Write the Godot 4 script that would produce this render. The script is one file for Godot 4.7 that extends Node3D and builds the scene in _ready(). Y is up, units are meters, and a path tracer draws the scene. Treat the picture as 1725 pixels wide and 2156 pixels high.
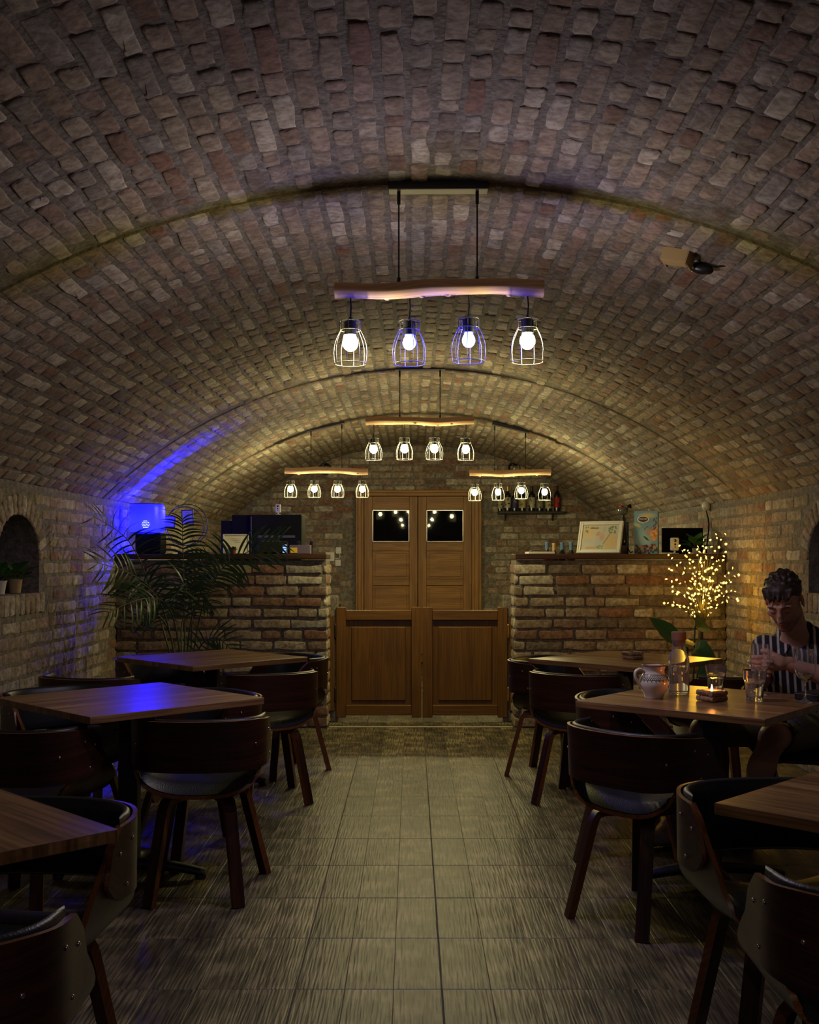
extends Node3D
# A vaulted brick wine cellar at night. Units are metres, y is up, the camera looks along -z.

const F := 2300.0          # focal length in pixels of the 1725 x 2156 frame
const EYE := 1.33
const WL := -2.32          # side walls
const WR := 2.465
const CX := 0.0725         # axis of the vault
const VR := 3.424
const VY := -0.675         # height of the vault's centre
const SPRING := 1.776
const ZB := 13.8           # depth of the back wall
const ZBAR := 8.54         # front of the low bar walls

var rng := RandomNumberGenerator.new()
var used := {}
var M := {}
var warm := Color(1.0, 0.935, 0.64)
var blue := Color(0.0, 0.0, 1.0)

func _ready():
	rng.seed = 7
	# ---- camera
	var cam := Camera3D.new()
	cam.name = "camera"
	cam.projection = Camera3D.PROJECTION_FRUSTUM
	cam.near = 0.05
	cam.far = 60.0
	cam.size = 2156.0 / F * 0.05
	cam.frustum_offset = Vector2(-4.5, 96.0) / F * 0.05
	cam.position = Vector3(0, EYE, 0)
	add_child(cam)
	cam.current = true
	# ---- sky and exposure (the cellar is closed: the sky only shows where nothing does)
	var env := Environment.new()
	env.background_mode = Environment.BG_COLOR
	env.background_color = Color(0.01, 0.01, 0.013)
	env.tonemap_mode = Environment.TONE_MAPPER_LINEAR
	env.tonemap_exposure = 1.0
	env.sdfgi_enabled = true
	env.ssao_enabled = true
	env.ssil_enabled = true
	var we := WorldEnvironment.new()
	we.name = "world_environment"
	we.environment = env
	add_child(we)
	# ---- strength of the lamps, used by the builders of the lamps below
	E_DOWN = 0.27
	E_UP = 0.205
	E_BLUE = 0.26
	E_SHADE = 4.4
	materials()
	# ---- structure
	build_shell()
	build_vault_bricks()
	build_side_walls()
	build_back_wall()
	build_bar_walls()
	build_floor_tiles()
	build_door()
	# ---- large things
	build_gates()
	build_tables_and_chairs()
	build_pendants()
	build_palm()
	build_led_tree()
	build_person()
	# ---- small things
	build_ledge_left()
	build_ledge_right()
	build_tabletop()
	build_wall_bits()

var E_DOWN := 0.0
var E_UP := 0.0
var E_BLUE := 0.0
var E_SHADE := 0.0

# ------------------------------------------------------------------ naming
func pt(px: float, py: float, d: float) -> Vector3:
	return Vector3((px - 867.0) * d / F, EYE - (py - 1174.0) * d / F, -d)

func numbered(n: String) -> String:
	if not used.has(n):
		used[n] = 0
		return n
	used[n] += 1
	return "%s_%03d" % [n, used[n]]

func tag(o: Node3D, label: String, category: String, group := "") -> Node3D:
	o.set_meta("label", label)
	o.set_meta("category", category)
	if group != "":
		o.set_meta("group", group)
	return o

func thing(called: String, label: String, category: String, at := Vector3.ZERO, yaw := 0.0, group := "") -> Node3D:
	var o := Node3D.new()
	o.name = numbered(called)
	add_child(o, true)
	o.position = at
	o.rotation.y = yaw
	tag(o, label, category, group)
	return o

func part(called: String, m, mat: Material, parent: Node3D, xf := Transform3D.IDENTITY, label := "") -> MeshInstance3D:
	var o := MeshInstance3D.new()
	o.name = called
	o.mesh = m.commit() if m is MB else m
	if mat:
		o.material_override = mat
	parent.add_child(o, true)
	o.transform = xf
	if label != "":
		o.set_meta("label", label)
	return o

func solo(called: String, m, mat: Material, label: String, category: String, xf := Transform3D.IDENTITY, group := "") -> MeshInstance3D:
	var o := part(numbered(called), m, mat, self, xf)
	tag(o, label, category, group)
	return o

func struct(called: String, m, mat: Material, parent: Node3D = self) -> MeshInstance3D:
	var o := part(called, m, mat, parent)
	if parent == self:
		o.set_meta("kind", "structure")
	return o

func dup(o: Node3D, label: String, at: Vector3, yaw: float) -> Node3D:
	var r: Node3D = o.duplicate()
	var base := String(o.name)
	r.name = numbered(base)
	add_child(r, true)
	r.position = at
	r.rotation.y = yaw
	r.set_meta("label", label)
	return r

func omni(at: Vector3, color: Color, energy: float, size: float, parent: Node3D, called := "lamp_light") -> OmniLight3D:
	var l := OmniLight3D.new()
	l.name = called
	l.light_color = color
	l.light_energy = energy
	l.light_size = size
	l.omni_range = 30.0
	l.omni_attenuation = 2.0
	l.shadow_enabled = true
	parent.add_child(l, true)
	l.position = at
	return l

# ------------------------------------------------------------------ mesh builder
class MB:
	var v := PackedVector3Array()
	var n := PackedVector3Array()
	var t := PackedVector2Array()
	var c := PackedColorArray()
	var ix := PackedInt32Array()
	var col := Color.WHITE
	var uo := Vector2.ZERO

	func tri(a: int, b: int, d: int):
		ix.append(a); ix.append(b); ix.append(d)

	func vert(p: Vector3, nn: Vector3, uv := Vector2.ZERO) -> int:
		v.append(p); n.append(nn); t.append(uv + uo); c.append(col)
		return v.size() - 1

	# quad given counter-clockwise as seen from outside
	func quad(a: Vector3, b: Vector3, d: Vector3, e: Vector3, uv := Rect2(0, 0, 1, 1)):
		var nn := (b - a).cross(d - a).normalized()
		var i := vert(a, nn, uv.position + Vector2(0, uv.size.y))
		vert(b, nn, uv.position + uv.size)
		vert(d, nn, uv.position + Vector2(uv.size.x, 0))
		vert(e, nn, uv.position)
		tri(i, i + 2, i + 1); tri(i, i + 3, i + 2)

	# rows of points; the outside is along d(column) x d(row)
	func grid(rows: Array, close := false, flip := false, swap := false, unit := false):
		var ni := rows.size()
		var nj: int = rows[0].size()
		var base := v.size()
		var acc := PackedVector3Array()
		acc.resize(ni * nj)
		var lastj := nj if close else nj - 1
		for i in ni - 1:
			for j in lastj:
				var j2 := (j + 1) % nj
				var p0: Vector3 = rows[i][j]
				var p1: Vector3 = rows[i][j2]
				var p2: Vector3 = rows[i + 1][j2]
				var p3: Vector3 = rows[i + 1][j]
				var nn := (p2 - p0).cross(p3 - p1)
				acc[i * nj + j] += nn; acc[i * nj + j2] += nn
				acc[(i + 1) * nj + j2] += nn; acc[(i + 1) * nj + j] += nn
		var sgn := -1.0 if flip else 1.0
		var cols := nj + 1 if close else nj
		var ulen := 0.0
		for i in ni:
			if i > 0:
				ulen += (rows[i][0] as Vector3).distance_to(rows[i - 1][0])
			var vlen := 0.0
			for j in cols:
				var jj := j % nj
				if j > 0:
					vlen += (rows[i][jj] as Vector3).distance_to(rows[i][j - 1])
				var uv := Vector2(ulen, vlen)
				if unit:
					uv = Vector2(float(j) / (cols - 1), 1.0 - float(i) / (ni - 1))
				if swap:
					uv = Vector2(uv.y, uv.x)
				vert(rows[i][jj], acc[i * nj + jj].normalized() * sgn, uv)
		for i in ni - 1:
			for j in cols - 1:
				var a := base + i * cols + j
				var b := a + 1
				var d := a + cols + 1
				var e := a + cols
				if flip:
					tri(a, b, d); tri(a, d, e)
				else:
					tri(a, d, b); tri(a, e, d)

	func box(ctr: Vector3, s: Vector3, bev := 0.003, bs := Basis(), grain := -1):
		var h := s * 0.5
		bev = minf(bev, minf(h.x, minf(h.y, h.z)) * 0.6)
		if grain < 0:
			grain = 0 if s.x >= s.y and s.x >= s.z else (1 if s.y >= s.z else 2)
		var id := {}
		for ax in 3:
			for sg in [-1, 1]:
				var a1 := (ax + 1) % 3
				var a2 := (ax + 2) % 3
				for k in 4:
					var s1 := 1.0 if k == 1 or k == 2 else -1.0
					var s2 := 1.0 if k >= 2 else -1.0
					var p := Vector3.ZERO
					p[ax] = h[ax] * sg
					p[a1] = (h[a1] - bev) * s1
					p[a2] = (h[a2] - bev) * s2
					var nn := Vector3.ZERO
					nn[ax] = sg
					var g := grain if grain != ax else a1
					var o := 3 - ax - g
					var uv := Vector2(p[g], p[o] + h[ax] * sg * 0.37)
					id[[ax, sg, s1, s2]] = vert(ctr + bs * p, bs * nn, uv)
				var q := [id[[ax, sg, -1.0, -1.0]], id[[ax, sg, 1.0, -1.0]], id[[ax, sg, 1.0, 1.0]], id[[ax, sg, -1.0, 1.0]]]
				if sg > 0:
					tri(q[0], q[2], q[1]); tri(q[0], q[3], q[2])
				else:
					tri(q[0], q[1], q[2]); tri(q[0], q[2], q[3])
		# bevels along edges, corners
		for ax in 3:
			var a1 := (ax + 1) % 3
			var a2 := (ax + 2) % 3
			for s1 in [-1.0, 1.0]:
				for s2 in [-1.0, 1.0]:
					# edge along ax between face a1 (sign s1) and face a2 (sign s2)
					var f1 := func_id(id, a1, s1, ax, -1.0, a2, s2)
					var f2 := func_id(id, a1, s1, ax, 1.0, a2, s2)
					var g1 := func_id(id, a2, s2, ax, -1.0, a1, s1)
					var g2 := func_id(id, a2, s2, ax, 1.0, a1, s1)
					emit(f1, f2, g2); emit(f1, g2, g1)
		for sx in [-1.0, 1.0]:
			for sy in [-1.0, 1.0]:
				for sz in [-1.0, 1.0]:
					emit(func_id(id, 0, sx, 1, sy, 2, sz), func_id(id, 1, sy, 2, sz, 0, sx), func_id(id, 2, sz, 0, sx, 1, sy))

	func func_id(id: Dictionary, face: int, fs: float, ax_a: int, sa: float, ax_b: int, sb: float) -> int:
		var a1 := (face + 1) % 3
		return id[[face, int(fs), sa, sb]] if ax_a == a1 else id[[face, int(fs), sb, sa]]

	# triangle turned so that it agrees with its normals
	func emit(a: int, b: int, d: int):
		var nn := n[a] + n[b] + n[d]
		if (v[b] - v[a]).cross(v[d] - v[a]).dot(nn) > 0:
			tri(a, d, b)
		else:
			tri(a, b, d)

	func ring(ctr: Vector3, u: Vector3, w: Vector3, r: float, seg: int, r2 := -1.0) -> PackedVector3Array:
		var o := PackedVector3Array()
		if r2 < 0: r2 = r
		for k in seg:
			var a := TAU * k / seg
			o.append(ctr + u * cos(a) * r + w * sin(a) * r2)
		return o

	func tube(path: Array, rad, seg := 8, caps := true, flat := 1.0, up := Vector3.ZERO):
		var rows := []
		var u := Vector3.ZERO
		for i in path.size():
			var d: Vector3 = (path[mini(i + 1, path.size() - 1)] - path[maxi(i - 1, 0)]).normalized()
			if up != Vector3.ZERO:
				u = (up - d * up.dot(d)).normalized()
			elif i == 0:
				u = d.cross(Vector3.UP if absf(d.y) < 0.9 else Vector3.RIGHT).normalized()
			else:
				u = (u - d * u.dot(d)).normalized()
			var w := d.cross(u)
			var r: float = rad[i] if rad is Array or rad is PackedFloat32Array else rad
			rows.append(ring(path[i], u, w, r, seg, r * flat))
		grid(rows, true)
		if caps:
			cap(rows[0], true); cap(rows[-1], false)

	func cap(r: PackedVector3Array, flip: bool):
		var ctr := Vector3.ZERO
		for p in r: ctr += p
		ctr /= r.size()
		var nn := Vector3.ZERO
		for k in r.size():
			nn += (r[k] - ctr).cross(r[(k + 1) % r.size()] - ctr)
		nn = nn.normalized() * (-1.0 if flip else 1.0)
		var i0 := vert(ctr, nn)
		for k in r.size():
			vert(r[k], nn, Vector2(r[k].x - ctr.x + r[k].z - ctr.z, r[k].y - ctr.y))
		for k in r.size():
			var a := i0 + 1 + k
			var b := i0 + 1 + (k + 1) % r.size()
			if flip: tri(i0, a, b)
			else: tri(i0, b, a)

	# profile of (radius, height) from the bottom up; a doubled point makes a sharp edge
	func lathe(prof: Array, seg := 20, xf := Transform3D.IDENTITY, sq := 0.0, unit := false):
		var rows := []
		for k in prof.size():
			if k > 0 and (prof[k] as Vector2).is_equal_approx(prof[k - 1]):
				if rows.size() > 1: grid(rows, true, false, false, unit)
				rows = []
			var o := PackedVector3Array()
			for j in seg:
				var a := TAU * j / seg
				var m := 1.0
				if sq > 0.0:
					m = 1.0 / pow(pow(absf(cos(a)), sq) + pow(absf(sin(a)), sq), 1.0 / sq)
				o.append(xf * Vector3(prof[k].x * m * cos(a), prof[k].y, -prof[k].x * m * sin(a)))
			rows.append(o)
		if rows.size() > 1: grid(rows, true, false, false, unit)

	func ball(ctr: Vector3, r: Vector3, seg := 12, rings := 8, bs := Basis()):
		var rows := []
		for i in rings + 1:
			var b := -PI / 2 + PI * i / rings
			var o := PackedVector3Array()
			for j in seg:
				var a := TAU * j / seg
				o.append(ctr + bs * (Vector3(cos(b) * cos(a), sin(b), -cos(b) * sin(a)) * r))
			rows.append(o)
		grid(rows, true)

	# flat outline in the xy plane extruded from z0 to z1
	func prism(poly: PackedVector2Array, z0: float, z1: float, xf := Transform3D.IDENTITY):
		if Geometry2D.is_polygon_clockwise(poly):
			poly.reverse()
		var idx := Geometry2D.triangulate_polygon(poly)
		for side in 2:
			var z := z1 if side == 0 else z0
			var nn := xf.basis * Vector3(0, 0, 1 if side == 0 else -1)
			var base := v.size()
			for p in poly:
				vert(xf * Vector3(p.x, p.y, z), nn.normalized(), p)
			for k in range(0, idx.size(), 3):
				emit(base + idx[k], base + idx[k + 1], base + idx[k + 2])
		for k in poly.size():
			var a := poly[k]
			var b := poly[(k + 1) % poly.size()]
			quad(xf * Vector3(a.x, a.y, z1), xf * Vector3(a.x, a.y, z0), xf * Vector3(b.x, b.y, z0), xf * Vector3(b.x, b.y, z1), Rect2(0, 0, a.distance_to(b), absf(z1 - z0)))

	# thick sheet round a grid of points; the rim goes to another builder
	func sheet(rows: Array, th: float, rim: MB, swap := false):
		var ni := rows.size()
		var nj: int = rows[0].size()
		var up := []
		var dn := []
		for i in ni:
			var ru := PackedVector3Array()
			var rd := PackedVector3Array()
			for j in nj:
				var di: Vector3 = rows[mini(i + 1, ni - 1)][j] - rows[maxi(i - 1, 0)][j]
				var dj: Vector3 = rows[i][mini(j + 1, nj - 1)] - rows[i][maxi(j - 1, 0)]
				var nn := dj.cross(di).normalized()
				ru.append(rows[i][j] + nn * th * 0.5)
				rd.append(rows[i][j] - nn * th * 0.5)
			up.append(ru); dn.append(rd)
		grid(up, false, false, swap)
		grid(dn, false, true, swap)
		var loop_u := PackedVector3Array()
		var loop_d := PackedVector3Array()
		for j in nj: loop_u.append(up[0][j]); loop_d.append(dn[0][j])
		for i in range(1, ni): loop_u.append(up[i][nj - 1]); loop_d.append(dn[i][nj - 1])
		for j in range(nj - 2, -1, -1): loop_u.append(up[ni - 1][j]); loop_d.append(dn[ni - 1][j])
		for i in range(ni - 2, 0, -1): loop_u.append(up[i][0]); loop_d.append(dn[i][0])
		rim.grid([loop_d, loop_u], true, true)

	func add(o: MB, xf: Transform3D, tint = null):
		var base := v.size()
		v.append_array(xf * o.v)
		n.append_array(Transform3D(xf.basis.orthonormalized(), Vector3.ZERO) * o.n)
		t.append_array(o.t)
		if tint == null:
			c.append_array(o.c)
		else:
			var cc := PackedColorArray()
			cc.resize(o.v.size())
			cc.fill(tint)
			c.append_array(cc)
		var k := ix.size()
		ix.append_array(o.ix)
		for i in range(k, ix.size()):
			ix[i] += base

	func surface(m: ArrayMesh):
		var a := []
		a.resize(Mesh.ARRAY_MAX)
		a[Mesh.ARRAY_VERTEX] = v
		a[Mesh.ARRAY_NORMAL] = n
		a[Mesh.ARRAY_TEX_UV] = t
		a[Mesh.ARRAY_COLOR] = c
		a[Mesh.ARRAY_INDEX] = ix
		m.add_surface_from_arrays(Mesh.PRIMITIVE_TRIANGLES, a)

	func commit() -> ArrayMesh:
		var m := ArrayMesh.new()
		surface(m)
		return m

# one mesh of two builders with a material each
func two(a: MB, ma: Material, b: MB, mb: Material) -> ArrayMesh:
	var m := ArrayMesh.new()
	a.surface(m); m.surface_set_material(0, ma)
	b.surface(m); m.surface_set_material(1, mb)
	return m

func turned(ax: Vector3, ang: float, at := Vector3.ZERO) -> Transform3D:
	return Transform3D(Basis(ax, ang), at)

# ------------------------------------------------------------------ materials
func noise_bytes(sd: int, w: int, h: int, freq: float, oct := 4, kind := FastNoiseLite.TYPE_SIMPLEX_SMOOTH) -> Image:
	var nz := FastNoiseLite.new()
	nz.seed = sd
	nz.noise_type = kind
	nz.frequency = freq
	nz.fractal_octaves = oct
	var im := nz.get_seamless_image(w, h)
	im.convert(Image.FORMAT_L8)
	return im

func grey_tex(im: Image) -> ImageTexture:
	im.generate_mipmaps()
	return ImageTexture.create_from_image(im)

# a colour picture from two grey ones: ramp c0..c1 by the first, darkened by the second
func ramp_tex(a: Image, b: Image, c0: Color, c1: Color, dark: float, lo := 0.25, hi := 0.75) -> ImageTexture:
	var w := a.get_width()
	var h := a.get_height()
	var da := a.get_data()
	var db := b.get_data()
	var lut := PackedByteArray()
	for i in 256:
		var x := clampf((i / 255.0 - lo) / (hi - lo), 0, 1)
		var cc := c0.lerp(c1, x)
		lut.append(int(cc.r * 255)); lut.append(int(cc.g * 255)); lut.append(int(cc.b * 255))
	var mul := PackedFloat32Array()
	for i in 256:
		mul.append(1.0 - dark * clampf((0.62 - i / 255.0) / 0.35, 0, 1))
	var o := PackedByteArray()
	o.resize(w * h * 3)
	for i in w * h:
		var k := da[i] * 3
		var m := mul[db[i]]
		o[i * 3] = int(lut[k] * m)
		o[i * 3 + 1] = int(lut[k + 1] * m)
		o[i * 3 + 2] = int(lut[k + 2] * m)
	var im := Image.create_from_data(w, h, false, Image.FORMAT_RGB8, o)
	im.generate_mipmaps()
	return ImageTexture.create_from_image(im)

func streaks(sd: int, along: int, across: int, freq: float) -> Image:
	var im := noise_bytes(sd, along, across, freq, 4)
	im.resize(512, 512, Image.INTERPOLATE_CUBIC)
	return im

func mat(name_: String, col: Color, rough := 0.7, metal := 0.0, spec := 0.5) -> StandardMaterial3D:
	var m := StandardMaterial3D.new()
	m.resource_name = name_
	m.albedo_color = col.linear_to_srgb()
	m.roughness = rough
	m.metallic = metal
	m.metallic_specular = spec
	M[name_] = m
	return m

func bump(m: StandardMaterial3D, tex: Texture2D, cm: float):
	m.heightmap_enabled = true
	m.heightmap_texture = tex
	m.heightmap_scale = cm

func tri_map(m: StandardMaterial3D, scale: float):
	m.uv1_triplanar = true
	m.uv1_world_triplanar = true
	m.uv1_triplanar_sharpness = 4.0
	m.uv1_scale = Vector3.ONE * scale

func glow(name_: String, col: Color, energy: float) -> StandardMaterial3D:
	var m := mat(name_, Color(0.8, 0.8, 0.8), 0.4)
	m.emission_enabled = true
	m.emission = col.linear_to_srgb()
	m.emission_energy_multiplier = energy
	return m

const TONES := 14
func tone(i: int) -> Color:
	var t := [
		Color(.42, .35, .25), Color(.48, .41, .31), Color(.36, .275, .195), Color(.30, .205, .15), Color(.39, .31, .23),
		Color(.29, .175, .12), Color(.55, .49, .39), Color(.33, .285, .23), Color(.43, .33, .24), Color(.22, .17, .13),
		Color(.40, .29, .22), Color(.60, .54, .43), Color(.40, .365, .31), Color(.31, .165, .11)]
	return t[i]

func pick_tone(red := 0.0) -> int:
	if rng.randf() < red:
		return [3, 5, 13, 10, 8][rng.randi() % 5]
	if rng.randf() < .10:
		return [3, 9, 9, 5][rng.randi() % 4]
	return [0, 1, 2, 4, 6, 7, 8, 10, 11, 12, 0, 4][rng.randi() % 12]

func materials():
	# brick and mortar
	var b1 := noise_bytes(3, 512, 512, 0.012, 5)
	var b2 := noise_bytes(4, 512, 512, 0.035, 4)
	var brick_tex := ramp_tex(b1, b2, Color(.82, .79, .77), Color(1, 1, 1), 0.16)
	var rough_tex := grey_tex(noise_bytes(5, 512, 512, 0.03, 5))
	for i in TONES:
		var m := mat("brick_%d" % i, tone(i), 0.9)
		m.albedo_texture = brick_tex
		tri_map(m, 1.7)
		bump(m, rough_tex, 0.16)
	var mv := mat("brick_mass", Color.WHITE, 0.9)
	mv.vertex_color_use_as_albedo = true
	mv.albedo_texture = brick_tex
	tri_map(mv, 1.7)
	bump(mv, rough_tex, 0.16)
	var mo := mat("mortar", Color(.25, .225, .19), 0.95)
	mo.albedo_texture = brick_tex
	tri_map(mo, 2.1)
	bump(mo, rough_tex, 0.25)
	var mb := mat("band", Color(.20, .17, .08), 0.95)
	mb.albedo_texture = brick_tex
	tri_map(mb, 2.1)
	bump(mb, rough_tex, 0.6)
	mat("plaster", Color(.30, .27, .22), 0.95)
	# woods: grain runs along u
	var fine := streaks(11, 20, 512, 0.09)
	var broad := streaks(12, 10, 256, 0.03)
	var wavy := streaks(13, 14, 200, 0.03)
	var grain := grey_tex(fine.duplicate())
	wood("table", ramp_tex(broad, fine, Color(.52, .37, .23), Color(.78, .61, .42), .25, .15, .85), Color(.86, .84, .80), .29, grain, .02, Vector2(1.0, 1.0))
	wood("walnut", ramp_tex(broad, fine, Color(.34, .19, .12), Color(.46, .27, .18), .2), Color(.56, .50, .46), .38, grain, .02, Vector2(1.5, 2.2))
	wood("ply_edge", ramp_tex(broad, fine, Color(.66, .42, .20), Color(.80, .54, .30), .2), Color(.66, .60, .54), .28, grain, .02, Vector2(1.5, 6.0))
	wood("pine", ramp_tex(wavy, fine, Color(.70, .50, .20), Color(.78, .57, .25), .14), Color(.56, .52, .37), .42, grain, .03, Vector2(1.0, 1.2))
	wood("old_pine", ramp_tex(wavy, fine, Color(.72, .51, .27), Color(.84, .62, .35), .16), Color(.76, .73, .60), .5, grain, .03, Vector2(1.0, 1.6))
	wood("log", ramp_tex(wavy, fine, Color(.86, .70, .52), Color(.95, .80, .63), .1), Color(.95, .93, .90), .6, grain, .03, Vector2(1.2, 1.4))
	wood("plank", ramp_tex(broad, fine, Color(.26, .16, .09), Color(.48, .31, .19), .5), Color(.50, .46, .42), .7, grain, .1, Vector2(1.0, 1.5))
	for k in 3:
		var pk: StandardMaterial3D = M["plank"].duplicate()
		pk.albedo_color = [Color(.78, .74, .70), Color(.60, .55, .50), Color(.70, .62, .55)][k]
		M["plank_%d" % k] = pk
	wood("ledge", ramp_tex(broad, fine, Color(.42, .26, .10), Color(.62, .40, .18), .3), Color(.60, .55, .45), .5, grain, .02, Vector2(1.0, 2.0))
	var ft := noise_bytes(21, 512, 512, 0.008, 5)
	var fg := streaks(22, 24, 512, 0.16)
	var fl := wood("floor_tile", ramp_tex(ft, fg, Color(.46, .42, .34), Color(.80, .74, .60), .45, .2, .8), Color(.70, .70, .665), .46, grey_tex(fg.duplicate()), .16, Vector2(1.0, 1.0))
	fl.vertex_color_use_as_albedo = true
	mat("grout", Color(.085, .075, .06), 0.9)
	mat("threshold", Color(.42, .37, .28), 0.45)
	# plain ones
	mat("black_metal", Color(.012, .012, .013), 0.38, 0.0, 0.6)
	mat("wire", Color(.16, .16, .155), 0.35, 0.3)
	mat("cast_iron", Color(.012, .012, .012), 0.5)
	mat("leather", Color(.011, .012, .015), 0.42, 0.0, 0.5)
	bump(M["leather"], rough_tex, .05)
	tri_map(M["leather"], 9.0)
	mat("steel", Color(.55, .53, .5), 0.25, 1.0)
	mat("black_plastic", Color(.012, .012, .014), 0.35)
	mat("black_matte", Color(.009, .009, .009), 0.85, 0.0, 0.25)
	mat("grey_plastic", Color(.55, .54, .48), 0.4)
	mat("white_plastic", Color(.72, .71, .67), 0.4)
	mat("white_paint", Color(.66, .64, .56), 0.45)
	mat("paper", Color(.72, .70, .62), 0.8)
	mat("brass", Color(.75, .52, .2), 0.3, 1.0)
	mat("gold_print", Color(.95, .83, .45), 0.35, 0.3)
	mat("gloss_black", Color(.012, .013, .016), 0.06, 0.0, 0.6)
	mat("blue_card", Color(.20, .29, .36), 0.6)
	glow("bulb_warm", Color(1, .86, .55), 22.0)
	glow("bulb_blue", Color(.12, .15, 1.0), 14.0)
	glow("bulb_white", Color(.8, .85, 1.0), 14.0)
	glow("led_warm", Color(1.0, .60, .07), 2.0)
	glow("led_core", Color(1.0, .82, .4), 6.0)
	glow("flame", Color(1.0, .72, .32), 14.0)
	glow("wax_glow", Color(1.0, .36, .06), 0.9)
	glow("screen_blue", Color(.02, .3, 1.0), 1.2)
	var g := mat("pane", Color(1, 1, 1, 1), 0.02)
	g.transparency = BaseMaterial3D.TRANSPARENCY_ALPHA
	g.albedo_color = Color(.02, .02, .02, .02)
	g.metallic_specular = .8
	var gl := mat("glass", Color.WHITE, 0.0)
	gl.albedo_color = Color(1, 1, 1, 0.03)
	gl.refraction_enabled = true
	gl.refraction_scale = 0.05
	var wa := mat("water", Color.WHITE, 0.0)
	wa.albedo_color = Color(1, 1, 1, 0.02)
	wa.refraction_enabled = true
	wa.refraction_scale = 0.033
	var wi := mat("white_wine", Color.WHITE, 0.0)
	wi.albedo_color = Color(1.0, .93, .6, 0.05)
	wi.refraction_enabled = true
	wi.refraction_scale = 0.034
	mat("leaf", Color(.022, .06, .022), 0.4)
	M["leaf"].backlight_enabled = true
	M["leaf"].backlight = Color(.06, .12, .03)
	mat("leaf_bright", Color(.035, .11, .03), 0.4)
	M["leaf_bright"].backlight_enabled = true
	M["leaf_bright"].backlight = Color(.1, .2, .04)
	mat("stem", Color(.06, .085, .035), 0.5)
	mat("bark", Color(.02, .016, .013), 0.7)

func wood(name_: String, tex: Texture2D, tint: Color, rough: float, grain: Texture2D, cm: float, sc: Vector2) -> StandardMaterial3D:
	var m := mat(name_, tint, rough)
	m.albedo_color = tint
	m.albedo_texture = tex
	m.uv1_scale = Vector3(sc.x, sc.y, 1)
	bump(m, grain, cm)
	return m

# ------------------------------------------------------------------ shell
const TH := 0.775            # half angle of the vault
var ARC := VR * TH           # half of its arc length
const ZF := -3.0             # the cellar goes on 3 m behind the camera

func vault(s: float, d: float, off := 0.0) -> Vector3:       # s along the arc from the crown
	var a := s / VR
	return Vector3(CX + (VR - off) * sin(a), VY + (VR - off) * cos(a), -d)

func vault_basis(s: float) -> Basis:     # x: along the vault, y: round the arc, z: into the room
	var a := s / VR
	return Basis(Vector3(0, 0, -1), Vector3(cos(a), -sin(a), 0), Vector3(-sin(a), -cos(a), 0))

func vault_height(x: float) -> float:
	return VY + sqrt(VR * VR - (x - CX) * (x - CX))

func slab(called: String, lo: Vector3, hi: Vector3, m: Material) -> MeshInstance3D:
	var b := MB.new()
	b.box((lo + hi) * 0.5, hi - lo, 0.001)
	return struct(called, b, m)

var ceiling: Node3D
var wall_left: Node3D
var wall_right: Node3D
var wall_back: Node3D
var floor_slab: Node3D

const NICHE_L := [6.45, 0.35]     # depth of the centre, half width
const NICHE_R := [6.43, 0.35]
const SILL := 1.112
const NSPRING := 1.30
const NCROWN := 1.585

func niche_outline(grow := 0.0) -> PackedVector2Array:       # (along, height) about the niche's centre
	var p := PackedVector2Array()
	var hw := 0.35 + grow
	p.append(Vector2(-hw, SILL)); 
	for k in 17:
		var a := PI * k / 16.0
		p.append(Vector2(-hw * cos(a), NSPRING + (NCROWN + grow - NSPRING) * pow(sin(a), 0.85)))
	p.append(Vector2(hw, SILL))
	return p

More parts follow.
